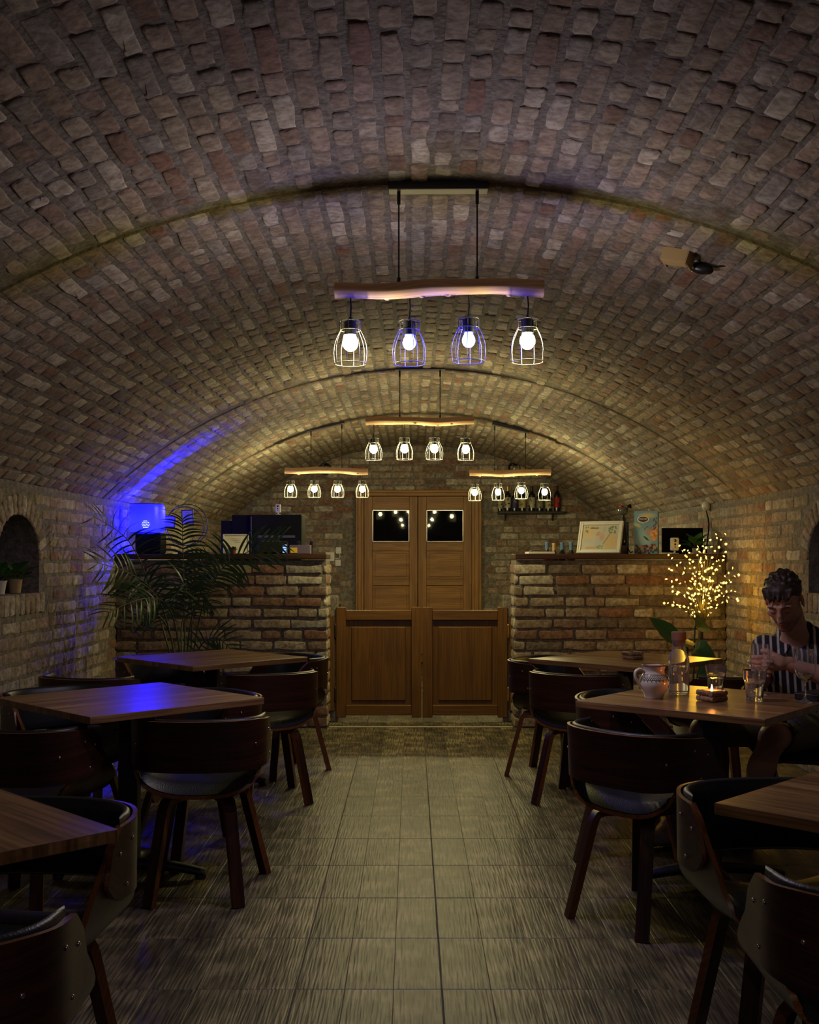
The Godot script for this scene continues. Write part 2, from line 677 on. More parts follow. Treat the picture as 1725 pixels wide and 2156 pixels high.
func build_shell():
	# vault: a thick shell
	var b := MB.new()
	var inner := []
	var outer := []
	for i in 41:
		var s := lerpf(-ARC, ARC, i / 40.0)
		var ri := PackedVector3Array()
		var ro := PackedVector3Array()
		for j in 13:
			var d := lerpf(ZF - 0.3, ZB + 0.3, j / 12.0)
			ri.append(vault(s, d)); ro.append(vault(s, d, -0.3))
		inner.append(ri); outer.append(ro)
	b.grid(inner, false, false); b.grid(outer, false, true)
	for side in [0, 40]:
		b.grid([inner[side], outer[side]], false, side == 0)
	ceiling = struct("ceiling", b, M["mortar"])
	# floor
	floor_slab = slab("floor", Vector3(WL - .3, -.3, -ZB - .3), Vector3(WR + .3, -.006, -ZF + .3), M["grout"])
	# side walls with a niche each
	for side in 2:
		var x0: float = WL if side == 0 else WR
		var sg := -1.0 if side == 0 else 1.0
		var nd: float = (NICHE_L if side == 0 else NICHE_R)[0]
		var mb := MB.new()
		var d0 := ZF - .3
		var d1 := ZB + .3
		var top := 1.80
		# face in pieces round the niche
		wall_face(mb, x0, sg, d0, nd - .6, -.1, top)
		wall_face(mb, x0, sg, nd + .6, d1, -.1, top)
		wall_face(mb, x0, sg, nd - .6, nd + .6, -.1, SILL)
		var ol := niche_outline()
		var outer_l := PackedVector2Array([Vector2(-.6, SILL)])
		for k in 17:
			var x := lerpf(-.6, .6, k / 16.0)
			outer_l.append(Vector2(x, top))
		outer_l.append(Vector2(.6, SILL))
		var r0 := PackedVector3Array()
		var r1 := PackedVector3Array()
		var r2 := PackedVector3Array()
		for k in ol.size():
			r0.append(Vector3(x0, outer_l[k].y, -(nd + outer_l[k].x)))
			r1.append(Vector3(x0, ol[k].y, -(nd + ol[k].x)))
			r2.append(Vector3(x0 + sg * .30, ol[k].y, -(nd + ol[k].x)))
		mb.grid([r0, r1], false, side == 1)
		mb.grid([r1, r2], false, side == 1)
		mb.quad(r1[0], r1[-1], r2[-1], r2[0])
		# the outside of the wall, so that it has thickness
		mb.box(Vector3(x0 + sg * .40, .75, -(d0 + d1) * .5), Vector3(.16, 2.3, d1 - d0), .001)
		mb.quad(Vector3(x0, top, -d0), Vector3(x0, top, -d1), Vector3(x0 + sg * .4, top, -d1), Vector3(x0 + sg * .4, top, -d0))
		var w := struct("wall_left" if side == 0 else "wall_right", mb, M["mortar"])
		if side == 0: wall_left = w
		else: wall_right = w
		# planks at the back of the niche
		for k in 5:
			var pb := MB.new()
			pb.uo = Vector2(k * .37, k * .23)
			pb.box(Vector3(x0 + sg * (.286 - .006 * (k % 2)), SILL + .05 + k * .1, -nd), Vector3(.02, .094, .70), .004, Basis(), 2)
			part("plank", pb, M["plank_%d" % (k % 3)], w)
	# back wall with the opening of the door, front wall behind the camera
	var bw := MB.new()
	var dl := -0.70
	var dr := 0.875
	var dt := 2.165
	for q in [[WL - .4, dl, -.1, 3.1], [dr, WR + .4, -.1, 3.1], [dl, dr, dt, 3.1]]:
		bw.box(Vector3((q[0] + q[1]) * .5, (q[2] + q[3]) * .5, -ZB - .15), Vector3(q[1] - q[0], q[3] - q[2], .3), .001)
	wall_back = struct("wall_back", bw, M["mortar"])
	slab("wall_front", Vector3(WL - .4, -.1, -ZF), Vector3(WR + .4, 3.1, -ZF + .3), M["plaster"])
	# arched dark opening in the wall behind the camera
	var ap := PackedVector2Array([Vector2(-1.15, 0), Vector2(1.15, 0)])
	for k in 17:
		var a := PI * k / 16.0
		ap.append(Vector2(1.15 * cos(a), 1.25 + .75 * sin(a)))
	var am := MB.new()
	am.prism(ap, 0, .04, Transform3D(Basis(Vector3.UP, PI), Vector3(.3, 0, -ZF + .005)))
	struct("door_3", am, M["black_matte"])
	# dark lobby behind the door
	var lb := MB.new()
	lb.box(Vector3(.09, 1.1, -ZB - 1.3), Vector3(2.2, 2.6, .1), .001)
	lb.box(Vector3(-1.0, 1.1, -ZB - .8), Vector3(.1, 2.6, 1.1), .001)
	lb.box(Vector3(1.18, 1.1, -ZB - .8), Vector3(.1, 2.6, 1.1), .001)
	lb.box(Vector3(.09, 2.4, -ZB - .8), Vector3(2.2, .1, 1.1), .001)
	lb.box(Vector3(.09, -.05, -ZB - .8), Vector3(2.2, .1, 1.1), .001)
	struct("wall_lobby", lb, M["black_matte"])

func wall_face(mb: MB, x: float, sg: float, da: float, db: float, ya: float, yb: float):
	var p := [Vector3(x, ya, -da), Vector3(x, ya, -db), Vector3(x, yb, -db), Vector3(x, yb, -da)]
	if sg < 0:
		mb.quad(p[0], p[3], p[2], p[1])
	else:
		mb.quad(p[0], p[1], p[2], p[3])

# ------------------------------------------------------------------ bricks
var brick_kinds := {}

# a worn brick face, x along, y up, z out of the wall; the back lies deep in the mortar
func brick_mesh(l: float, h: float, proud: float) -> MB:
	var b := MB.new()
	var hx := l * .5
	var hy := h * .5
	var cut := rng.randf_range(.005, .009)
	var base := [Vector2(-1, -.7), Vector2(-.7, -1), Vector2(0, -1), Vector2(.7, -1), Vector2(1, -.7), Vector2(1, .7), Vector2(.7, 1), Vector2(0, 1), Vector2(-.7, 1), Vector2(-1, .7)]
	var chip := rng.randi() % 20
	var rim := []
	var inn := []
	for k in 10:
		var q: Vector2 = base[k]
		var p := Vector2(signf(q.x) * (hx if absf(q.x) == 1.0 else hx - cut), signf(q.y) * (hy if absf(q.y) == 1.0 else hy - cut))
		if q.x == 0.0: p.x = rng.randf_range(-.3, .3) * hx
		p += Vector2(rng.randf_range(-.004, .003) * signf(p.x), rng.randf_range(-.005, .002) * signf(p.y))
		if k == chip: p -= Vector2(signf(q.x) * .012, signf(q.y) * .009)
		rim.append(p)
		inn.append(Vector2(p.x - signf(p.x) * minf(.005, absf(p.x) * .5), p.y - signf(p.y) * minf(.005, absf(p.y) * .5)))
	for k in 10:
		var d := Vector3(base[k].x, base[k].y, 0).normalized()
		b.vert(Vector3(rim[k].x, rim[k].y, -.02), d)
		b.vert(Vector3(rim[k].x, rim[k].y, proud - .004 + rng.randf_range(-.002, .001)), (d * .5 + Vector3(0, 0, 1)).normalized())
		b.vert(Vector3(inn[k].x, inn[k].y, proud + rng.randf_range(-.003, .002)), (d * .08 + Vector3(0, 0, 1)).normalized())
	b.vert(Vector3(rng.randf_range(-.01, .01), 0, proud + rng.randf_range(-.001, .003)), Vector3(0, 0, 1))
	for k in 10:
		var k2 := (k + 1) % 10
		for r in 2:
			b.emit(k * 3 + r, k2 * 3 + r, k2 * 3 + r + 1)
			b.emit(k * 3 + r, k2 * 3 + r + 1, k * 3 + r + 1)
		b.emit(k * 3 + 2, k2 * 3 + 2, 30)
	return b

func brick_of(l: float, h: float, proud: float) -> Array:      # [MB, Mesh] of the nearest stock length
	var q := int(round(l / .02))
	var key := [q, int(h * 1000), int(proud * 1000), rng.randi() % 4]
	if not brick_kinds.has(key):
		var mb := brick_mesh(q * .02, h, proud)
		brick_kinds[key] = [mb, mb.commit()]
	return brick_kinds[key]

# places: dictionaries {xf, l, h, proud, tone, size}; the 300 that show largest become parts, the rest one mass
func lay(parent: Node3D, places: Array, most := 300):
	places.sort_custom(func(a, b): return a.size > b.size)
	var mass := MB.new()
	var n := 0
	for p in places:
		var k := brick_of(p.l, p.h, p.proud)
		if n < most and p.size > 0.0:
			part("brick", k[1], M["brick_%d" % p.tone], parent, p.xf)
			n += 1
		else:
			mass.add(k[0], p.xf, tone(p.tone))
	if mass.v.size() > 0:
		var o := part("brickwork", mass, M["brick_mass"], parent)
		o.set_meta("kind", "stuff")

func shows(p: Vector3, l: float) -> float:       # how large it is in the photograph, 0 outside the frame
	var d := -p.z
	if d < 1.0: return 0.0
	var px := 867.0 + p.x / d * F
	var py := 1174.0 - (p.y - EYE) / d * F
	if px < -20 or px > 1745 or py < -20 or py > 2176: return 0.0
	return l / d

func build_vault_bricks():
	var places := []
	var courses := 62
	var step := 2.0 * ARC / courses
	for i in courses:
		var s := -ARC + (i + .5) * step
		var d := 2.0 + rng.randf() * .2
		while d < ZB:
			var r := rng.randf()
			var l := .125 if r < .62 else (.24 if r < .84 else (.18 if r < .93 else .075))
			l += rng.randf_range(-.012, .012)
			var mid := d + l * .5
			var skip := false
			for band in [4.13, 8.19, 10.7]:
				if mid + l * .5 > band - .006 and mid - l * .5 < band + .006:
					skip = true
					d = band + .007
			if skip: continue
			if d + l > ZB + .03: break
			var up := rng.randf_range(-.002, .004)
			var bs := vault_basis(s + rng.randf_range(-.003, .003))
			bs = bs * Basis(Vector3(0, 0, 1), rng.randf_range(-.03, .03) + (PI if rng.randf() < .5 else 0.0))
			var at := vault(s + rng.randf_range(-.004, .004), mid, up)
			var tn := pick_tone(.12)
			places.append({"xf": Transform3D(bs, at), "l": l, "h": .064, "proud": .006, "tone": tn, "size": shows(at, .1)})
			d += l + rng.randf_range(.012, .026)
	lay(ceiling, places)
	# grooves in the vault where the cables of the lamps run
	for k in 3:
		var bd: float = [4.13, 8.19, 10.7][k]
		var g := MB.new()
		var rows := []
		for i in 49:
			var s := lerpf(-ARC, ARC, i / 48.0)
			var row := PackedVector3Array()
			for q in [[-.012, 0.0], [-.007, .005], [.0, .007], [.007, .005], [.012, .0]]:
				row.append(vault(s, bd + q[0], q[1]))
			rows.append(row)
		g.grid(rows, false, false)
		part("cable_groove", g, M["band"], ceiling)

func wall_courses(x0: float, x1: float, y0: float, y1: float, avg: float, fn: Callable):
	# calls fn(centre along, centre height, length)
	var step := .0855
	var y := y0 + step * .5
	var row := 0
	while y < y1 - .02:
		var x := x0 - rng.randf() * avg
		while x < x1:
			var l := avg + rng.randf_range(-.03, .025)
			if rng.randf() < .22: l = avg * .5 + rng.randf_range(-.01, .015)
			var a := maxf(x, x0 + .004)
			var e := minf(x + l, x1 - .004)
			if e - a > .04:
				fn.call((a + e) * .5, y, e - a)
			x += l + rng.randf_range(.013, .022)
		y += step
		row += 1

func build_side_walls():
	for side in 2:
		var places := []
		var x: float = WL if side == 0 else WR
		var sg := 1.0 if side == 0 else -1.0
		var w: Node3D = wall_left if side == 0 else wall_right
		var nd: float = (NICHE_L if side == 0 else NICHE_R)[0]
		# x of a brick runs so that it stays right-handed: along * up = out of the wall
		var bs := Basis(Vector3(0, 0, -sg), Vector3.UP, Vector3(sg, 0, 0))
		wall_courses(4.2, ZB, 0.02, 1.775, .255, func(al: float, h: float, l: float):
			if absf(al - nd) < .38 + .12 + l * .5 and h > SILL - .11 and h < NCROWN + .16:
				# stay clear of the niche and its ring of standing bricks
				var dx := maxf(absf(al - nd) - l * .5, 0.0)
				if h < SILL - .01:
					return
				if h < NSPRING:
					if dx < .355: return
				else:
					var e := pow(dx / .475, 2.0) + pow((h - .035 - NSPRING) / (NCROWN + .115 - NSPRING), 2.0)
					if e < 1.0: return
			var at := Vector3(x, h, -al)
			var hidden: bool = al > ZBAR + .1 and h < 1.3
			places.append({"xf": Transform3D(bs * Basis(Vector3(0, 0, 1), rng.randf_range(-.012, .012)), at + Vector3(sg * rng.randf_range(-.003, .003), 0, 0)), "l": l, "h": .066, "proud": .007, "tone": pick_tone(.08), "size": 0.0 if hidden else shows(at, l)}))
		# ring of standing bricks round the arch, and the sill
		for k in 17:
			var a := PI * (k + .5) / 17.0
			var p := Vector2(-(.35 + .062) * cos(a), NSPRING + (NCROWN + .062 - NSPRING) * pow(sin(a), .85))
			var nr := Vector2(-cos(a) * .9, sin(a)).normalized()
			var at := Vector3(x, p.y, -(nd + p.x))
			var up := Vector3(0, nr.y, -nr.x)
			var b2 := Basis(up, Vector3(sg, 0, 0).cross(up), Vector3(sg, 0, 0))
			places.append({"xf": Transform3D(b2, at), "l": .12, "h": .056, "proud": .012, "tone": pick_tone(.05), "size": shows(at, .12)})
		for k in 10:
			var al := nd - .385 + k * .0855
			var at2 := Vector3(x, SILL - .06, -al)
			places.append({"xf": Transform3D(Basis(Vector3.UP, Vector3(sg, 0, 0).cross(Vector3.UP), Vector3(sg, 0, 0)), at2), "l": .12, "h": .068, "proud": .014, "tone": pick_tone(.05), "size": shows(at2, .12)})
		lay(w, places)

func build_back_wall():
	var places := []
	wall_courses(WL, WR, 0.02, 2.76, .25, func(al: float, h: float, l: float):
		if al + l * .5 > -.72 and al - l * .5 < .895 and h < 2.2: return
		if h > vault_height(al) - .02: return
		var at := Vector3(al, h, -ZB)
		var hid: bool = h < 1.28 and (al < -.7 or al > .9) or h < 1.34 and (al < -1.05 or al > 1.25)
		places.append({"xf": Transform3D(Basis(Vector3(0, 0, 1), rng.randf_range(-.012, .012)), at), "l": l, "h": .066, "proud": .009, "tone": pick_tone(.3), "size": 0.0 if hid else shows(at, l)}))
	lay(wall_back, places)

func build_bar_walls():
	for side in 2:
		var xa: float = WL if side == 0 else .803
		var xb: float = -.658 if side == 0 else WR
		var b := MB.new()
		b.box(Vector3((xa + xb) * .5, .654, -ZBAR - .20), Vector3(xb - xa - .02, 1.308, .38), .004)
		# short pier that carries the gate post
		var px: float = xb + .025 if side == 0 else xa - .025
		b.box(Vector3(px, .51, -ZBAR - .36), Vector3(.07, 1.02, .09), .006)
		var w := struct("wall_bar_left" if side == 0 else "wall_bar_right", b, M["mortar"])
		var places := []
		wall_courses(xa, xb, 0.0, 1.31, .26, func(al: float, h: float, l: float):
			var at := Vector3(al, h, -ZBAR - .01)
			places.append({"xf": Transform3D(Basis(Vector3(0, 0, 1), rng.randf_range(-.012, .012)), at + Vector3(0, 0, rng.randf_range(-.004, .004))), "l": l, "h": .067, "proud": .015, "tone": pick_tone(.38), "size": shows(at, l)}))
		# the end face towards the gate
		var xe: float = xb - .01 if side == 0 else xa + .01
		var sg := 1.0 if side == 0 else -1.0
		var be := Basis(Vector3(0, 0, -sg), Vector3.UP, Vector3(sg, 0, 0))
		wall_courses(ZBAR, ZBAR + .40, 0.0, 1.31, .24, func(al: float, h: float, l: float):
			var at := Vector3(xe, h, -al)
			places.append({"xf": Transform3D(be, at), "l": l, "h": .067, "proud": .010, "tone": pick_tone(.1), "size": shows(at, l * .1)}))
		lay(w, places)
		var lg := MB.new()
		lg.box(Vector3((xa + xb) * .5, 1.3385, -ZBAR - .19), Vector3(xb - xa - .012, .042, .42), .004)
		solo("bar_ledge", lg, M["ledge"], "brown wooden ledge board on top of the brick bar wall %s the swing gate" % ("left of" if side == 0 else "right of"), "ledge", Transform3D.IDENTITY, "")

func build_floor_tiles():
	var kinds := []
	for k in 6:
		var b := MB.new()
		var w := .4515
		var x := [0.0, .0025, .1485, .1505, .1525, .299, .301, .303, w - .0055, w - .003]
		var y := [-.004, 0.0, 0.0, -.0035, 0.0, 0.0, -.0035, 0.0, 0.0, -.004]
		var tones := [Color(.68, .67, .62), Color(.98, .95, .84), Color(.96, .91, .84)]
		for p in 3:
			var seg: Array = [[0, 1, 2, 3], [3, 4, 5, 6], [6, 7, 8, 9]][p]
			var j := rng.randf_range(.88, 1.08)
			b.col = Color(tones[p].r * j, tones[p].g * j, tones[p].b * j)
			b.uo = Vector2(rng.randf(), rng.randf())
			var rows := []
			for zz in [0.0, .0025, w - .0055, w - .003]:
				var row := PackedVector3Array()
				for q in seg:
					row.append(Vector3(x[q], y[q] if zz > 0.001 and zz < w - .004 else -.004, -zz))
				rows.append(row)
			b.grid(rows, false, false)
		kinds.append(b.commit())
	for r in range(-3, 23):
		for c in range(-6, 6):
			var x0 := .0945 + c * .4515
			var d0 := 3.368 + r * .4515
			if x0 + .45 < WL or x0 > WR or d0 > ZB - .2: continue
			part("tile", kinds[rng.randi() % 6], M["floor_tile"], floor_slab, Transform3D(Basis(), Vector3(x0, 0, -d0)))
	var th := MB.new()
	th.box(Vector3(.072, .003, -ZBAR - .02), Vector3(1.44, .008, .03), .002)
	part("threshold_strip", th, M["threshold"], floor_slab)

func panel_door(mb: MB, x0: float, x1: float, y0: float, y1: float, z: float):
	pass

func build_door():
	var z := -ZB + .02
	var fr := MB.new()
	for s in [[-.705, -.60], [.755, .88]]:
		fr.box(Vector3((s[0] + s[1]) * .5, 1.06, z), Vector3(s[1] - s[0], 2.12, .14), .008)
		fr.box(Vector3((s[0] + s[1]) * .5, 1.06, z + .075), Vector3((s[1] - s[0]) * .45, 2.1, .03), .008)
	fr.box(Vector3(.0875, 2.14, z), Vector3(1.585, .075, .14), .008)
	fr.box(Vector3(.0875, 2.16, z + .075), Vector3(1.62, .04, .05), .008)
	var frame := struct("door_1_frame", fr, M["old_pine"])
	frame.name = "trim_1"
	for k in 2:
		var xa: float = -.598 if k == 0 else .083
		var xb: float = .075 if k == 0 else .756
		var cx := (xa + xb) * .5
		var st := .105
		var b := MB.new()
		for x in [xa + st * .5, xb - st * .5]:
			b.uo += Vector2(.31, .17)
			b.box(Vector3(x, 1.055, z), Vector3(st, 2.09, .045), .004)
		for yy in [[.02, .20], [.55, .65], [.98, 1.06], [1.415, 1.53], [1.93, 2.10]]:
			b.uo += Vector2(.23, .41)
			b.box(Vector3(cx, (yy[0] + yy[1]) * .5, z), Vector3(xb - xa - 2 * st, yy[1] - yy[0], .042), .004)
		var door := struct("door_%d" % (k + 1), b, M["old_pine"])
		for yy in [[.20, .55], [.65, .98], [1.06, 1.415]]:
			var p := MB.new()
			p.uo = Vector2(rng.randf(), rng.randf())
			p.box(Vector3(cx, (yy[0] + yy[1]) * .5, z - .008), Vector3(xb - xa - 2 * st, yy[1] - yy[0], .012), .002, Basis(), 0)
			p.box(Vector3(cx, (yy[0] + yy[1]) * .5, z - .002), Vector3(xb - xa - 2 * st - .06, yy[1] - yy[0] - .06, .018), .008, Basis(), 0)
			part("panel", p, M["old_pine"], door)
		var g := MB.new()
		g.quad(Vector3(xa + st, 1.53, z), Vector3(xb - st, 1.53, z), Vector3(xb - st, 1.93, z), Vector3(xa + st, 1.93, z))
		part("pane", g, M["pane"], door)
		var bead := MB.new()
		for q in [[cx, 1.534, xb - xa - 2 * st, .008], [cx, 1.926, xb - xa - 2 * st, .008]]:
			bead.box(Vector3(q[0], q[1], z + .012), Vector3(q[2], q[3], .012), .002)
		for xx in [xa + st + .004, xb - st - .004]:
			bead.box(Vector3(xx, 1.73, z + .012), Vector3(.008, .40, .012), .002)
		part("glazing_bead", bead, M["steel"], door)
		var hx: float = xa - .012 if k == 0 else xb + .012
		for hy in [1.78, .4]:
			var hb := MB.new()
			hb.lathe([Vector2(.0, -.085), Vector2(.008, -.07), Vector2(.014, -.065), Vector2(.014, .065), Vector2(.008, .07), Vector2(0, .085)], 10, Transform3D(Basis(), Vector3(hx, hy, z + .03)))
			part("hinge", hb, M["cast_iron"], door)

func build_gates():
	var zd := 8.86
	var g0 := Vector3(0, 0, -zd)
	for k in 2:
		var xa: float = -.612 if k == 0 else .089
		var xb: float = .079 if k == 0 else .777
		var o := thing("swing_gate", "pine swing gate leaf hung on the %s brick bar wall, with %s hinges" % (["left", "dark iron"] if k == 0 else ["right", "brass coloured"]), "gate", Vector3((xa + xb) * .5, .035, -zd), 0.0, "pair of low swing gates")
		var w := xb - xa
		var zr := 0.0
		for s in [-1.0, 1.0]:
			var b := MB.new()
			b.uo = Vector2(rng.randf(), rng.randf())
			b.box(Vector3(s * (w * .5 - .04), .447, zr), Vector3(.08, .894, .05), .005)
			part("stile", b, M["pine"], o)
		for y in [[.79, .868], [.018, .10]]:
			var b := MB.new()
			b.uo = Vector2(rng.randf(), rng.randf())
			b.box(Vector3(0, (y[0] + y[1]) * .5, zr), Vector3(w - .16, y[1] - y[0], .046), .004)
			part("rail", b, M["pine"], o)
		var p := MB.new()
		p.uo = Vector2(rng.randf(), rng.randf())
		p.box(Vector3(0, .445, zr - .012), Vector3(w - .158, .70, .012), .002, Basis(), 1)
		p.box(Vector3(0, .435, zr - .006), Vector3(w - .25, .60, .022), .012, Basis(), 1)
		part("panel", p, M["pine"], o)
		var side := -1.0 if k == 0 else 1.0
		for hy in [.70, .19]:
			var hb := MB.new()
			hb.lathe([Vector2(0, -.06), Vector2(.006, -.055), Vector2(.0105, -.045), Vector2(.0105, .045), Vector2(.006, .055), Vector2(0, .06)], 10, Transform3D(Basis(), Vector3(side * (w * .5 + .004), hy, .03)))
			part("hinge", hb, M["cast_iron"] if k == 0 else M["brass"], o)
		if k == 0:
			var lt := MB.new()
			lt.ball(Vector3(w * .5 + .002, .51, .02), Vector3(.006, .006, .012), 8, 6)
			part("catch", lt, M["cast_iron"], o)
		# jamb post on the wall
		var jb := MB.new()
		jb.uo = Vector2(rng.randf(), rng.randf())
		jb.box(Vector3.ZERO, Vector3(.048, .77, .07), .004)
		jb.box(Vector3(side * .014, 0, .004), Vector3(.018, .77, .078), .003)
		solo("gate_post", jb, M["pine"], "short pine gate post fixed to the end of the %s brick bar wall" % ("left" if k == 0 else "right"), "post", Transform3D(Basis(), Vector3(xa - .037 if k == 0 else xb + .039, .475, -zd)))

# ------------------------------------------------------------------ chairs and tables
func spow(x: float, e: float) -> float:
	return signf(x) * pow(absf(x), e)

func strap(path: Array, wide: Vector3, w: float, th: float, face: MB, rim: MB):
	var rows := []
	for p in path:
		rows.append(PackedVector3Array([p - wide * w * .5, p - wide * w * .17, p + wide * w * .17, p + wide * w * .5]))
	face.sheet(rows, th, rim)

func band_at(t: float) -> Vector2:        # plan of the backrest, t -1..1 from front end to front end
	var a := absf(t)
	if a < .8:
		var q := a / .8 * PI / 2
		return Vector2(signf(t) * .262 * pow(sin(q), .82), .045 + .19 * pow(cos(q), .8))
	return Vector2(signf(t) * (.262 - .004 * (a - .8) / .2), .045 - (a - .8) / .2 * .10)

func sling_at(q: float) -> Vector2:       # section of the seat shell across the chair, q -1..1
	var a := absf(q)
	if a < .62:
		var g := a / .62 * PI / 2
		return Vector2(signf(q) * .243 * pow(sin(g), .78), .405 + .135 * (1.0 - pow(cos(g), .85)))
	var u := (a - .62) / .38
	return Vector2(signf(q) * (.243 + .008 * u), .54 + .155 * u)

func make_chair() -> Node3D:
	var o := thing("dining_chair", "", "chair", Vector3.ZERO, 0.0, "bentwood dining chairs")
	# seat shell: one bent sheet, arm - seat - arm
	var face := MB.new()
	var rim := MB.new()
	var rows := []
	for i in 41:
		var q := -1.0 + i / 20.0
		var a := absf(q)
		var c := sling_at(q)
		var zf := lerpf(-.235, -.21, smoothstep(0, .5, a))
		zf = lerpf(zf, -.035, smoothstep(.42, 1.0, a))
		var zb := lerpf(.17, .145, smoothstep(.2, .5, a))
		zb = lerpf(zb, .065, smoothstep(.50, .74, a))
		if a > .93:
			zf += (a - .93) / .07 * .05
		var row := PackedVector3Array()
		for j in 7:
			var dip := .012 * pow(1.0 - absf(j / 3.0 - 1.0), 1.0) * (1.0 - smoothstep(.3, .6, a))
			row.append(Vector3(c.x, c.y - dip, lerpf(zf, zb, j / 6.0)))
		rows.append(row)
	face.sheet(rows, .013, rim)
	part("seat_shell", two(face, M["walnut"], rim, M["ply_edge"]), null, o)
	# backrest: a bent band outside the arms
	face = MB.new(); rim = MB.new()
	rows = []
	for i in 41:
		var t := -1.0 + i / 20.0
		var p := band_at(t)
		var a := absf(t)
		var top := .708 - .012 * smoothstep(.5, .9, a)
		var bot := .512 + .012 * smoothstep(.3, .8, a)
		var e := smoothstep(.86, 1.0, a)
		top -= .045 * e * e
		bot += .05 * e * e * e
		var row := PackedVector3Array()
		for j in 6:
			var y := lerpf(bot, top, j / 5.0)
			var lean := (y - .6) * .10 * (1.0 - a)
			row.append(Vector3(p.x, y, p.y + lean - (.03 * e * (1.0 - j / 5.0))))
		rows.append(row)
	face.sheet(rows, .011, rim)
	part("backrest", two(face, M["walnut"], rim, M["ply_edge"]), null, o)
	# pad on the inside of the backrest
	var pad := MB.new()
	rows = []
	for i in 31:
		var t := (-1.0 + i / 15.0) * .86
		var p := band_at(t)
		var d := (band_at(t + .02) - band_at(t - .02)).normalized()
		var inn := Vector2(-d.y, d.x)
		if inn.dot(Vector2(0, .02) - p) < 0: inn = -inn
		var thick := .030 * pow(1.0 - pow(absf(t) / .865, 6.0), .5)
		var row := PackedVector3Array()
		for k in 12:
			var a := TAU * k / 12
			var y := .617 + spow(sin(a), .6) * .098
			var off := .008 + thick * (.5 + .5 * spow(cos(a), .6))
			var q := p + inn * off
			row.append(Vector3(q.x, y, q.y + (y - .6) * .10 * (1.0 - absf(t))))
		rows.append(row)
	pad.grid(rows, true)
	part("back_pad", pad, M["leather"], o)
	# seat pad
	var sp := MB.new()
	var up := []
	for i in 21:
		var q := (-1.0 + i / 10.0)
		var c := sling_at(q * .50)
		var row := PackedVector3Array()
		for j in 15:
			var w := -1.0 + j / 7.0
			var edge := pow(maxf(absf(q), 0.0), 5.0) + pow(absf(w), 5.0)
			var lift := .010 + .052 * pow(maxf(0.0, 1.0 - edge), .42) * (1.0 - .25 * absf(w))
			var sx := c.x * (1.0 - .05 * pow(absf(w), 4.0))
			row.append(Vector3(sx, c.y + lift - absf(q) * .004, -.045 + w * .205 * (1.0 - .06 * pow(absf(q), 4.0))))
		up.append(row)
	sp.grid(up)
	var dn := []
	for r in up:
		var row := PackedVector3Array()
		for p in r: row.append(p - Vector3(0, minf(p.y - .40, .022), 0))
		dn.append(row)
	var lip := [PackedVector3Array(), PackedVector3Array()]
	for j in 15: lip[0].append(up[0][j]); lip[1].append(dn[0][j])
	for i in range(1, 21): lip[0].append(up[i][14]); lip[1].append(dn[i][14])
	for j in range(13, -1, -1): lip[0].append(up[20][j]); lip[1].append(dn[20][j])
	for i in range(19, 0, -1): lip[0].append(up[i][0]); lip[1].append(dn[i][0])
	sp.grid(lip, true)
	part("seat_pad", sp, M["leather"], o)
	# four bent legs
	for s in [-1.0, 1.0]:
		for f in 2:
			face = MB.new(); rim = MB.new()
			var top := Vector3(s * (.135 if f == 0 else .115), .385, -.13 if f == 0 else .12)
			var foot := Vector3(s * (.225 if f == 0 else .17), 0, -.23 if f == 0 else .225)
			var fl := Vector3(foot.x - top.x, 0, foot.z - top.z).normalized()
			var wide := fl.cross(Vector3.UP)
			var knee := top + fl * .03
			var path := [top - fl * .10, top - fl * .04, top - fl * .012, top + fl * .010 + Vector3(0, -.008, 0), top + fl * .022 + Vector3(0, -.026, 0), top + fl * .03 + Vector3(0, -.05, 0)]
			var kn: Vector3 = path[-1]
			for u in [.35, .7, 1.0]:
				path.append(kn.lerp(foot, u))
			strap(path, wide, .046, .026, face, rim)
			part("leg", two(face, M["walnut"], rim, M["ply_edge"]), null, o)
	# metal rivets
	var rv := MB.new()
	rv.ball(Vector3.ZERO, Vector3(.005, .005, .003), 8, 6)
	var rm := rv.commit()
	for s in [-1.0, 1.0]:
		for q in [[.78, .655], [.92, .635], [.84, .555], [.50, .615]]:
			var t: float = s * q[0]
			var p := band_at(t)
			var d := (band_at(t + .02) - band_at(t - .02)).normalized()
			var out := Vector2(d.y, -d.x)
			if out.dot(p - Vector2(0, .02)) < 0: out = -out
			p += out * .0065
			var n3 := Vector3(out.x, 0, out.y)
			part("rivet", rm, M["steel"], o, Transform3D(Basis(n3.cross(Vector3.UP) * -1.0, Vector3.UP, n3), Vector3(p.x, q[1], p.y + (q[1] - .6) * .10 * (1.0 - absf(t)))))
	return o

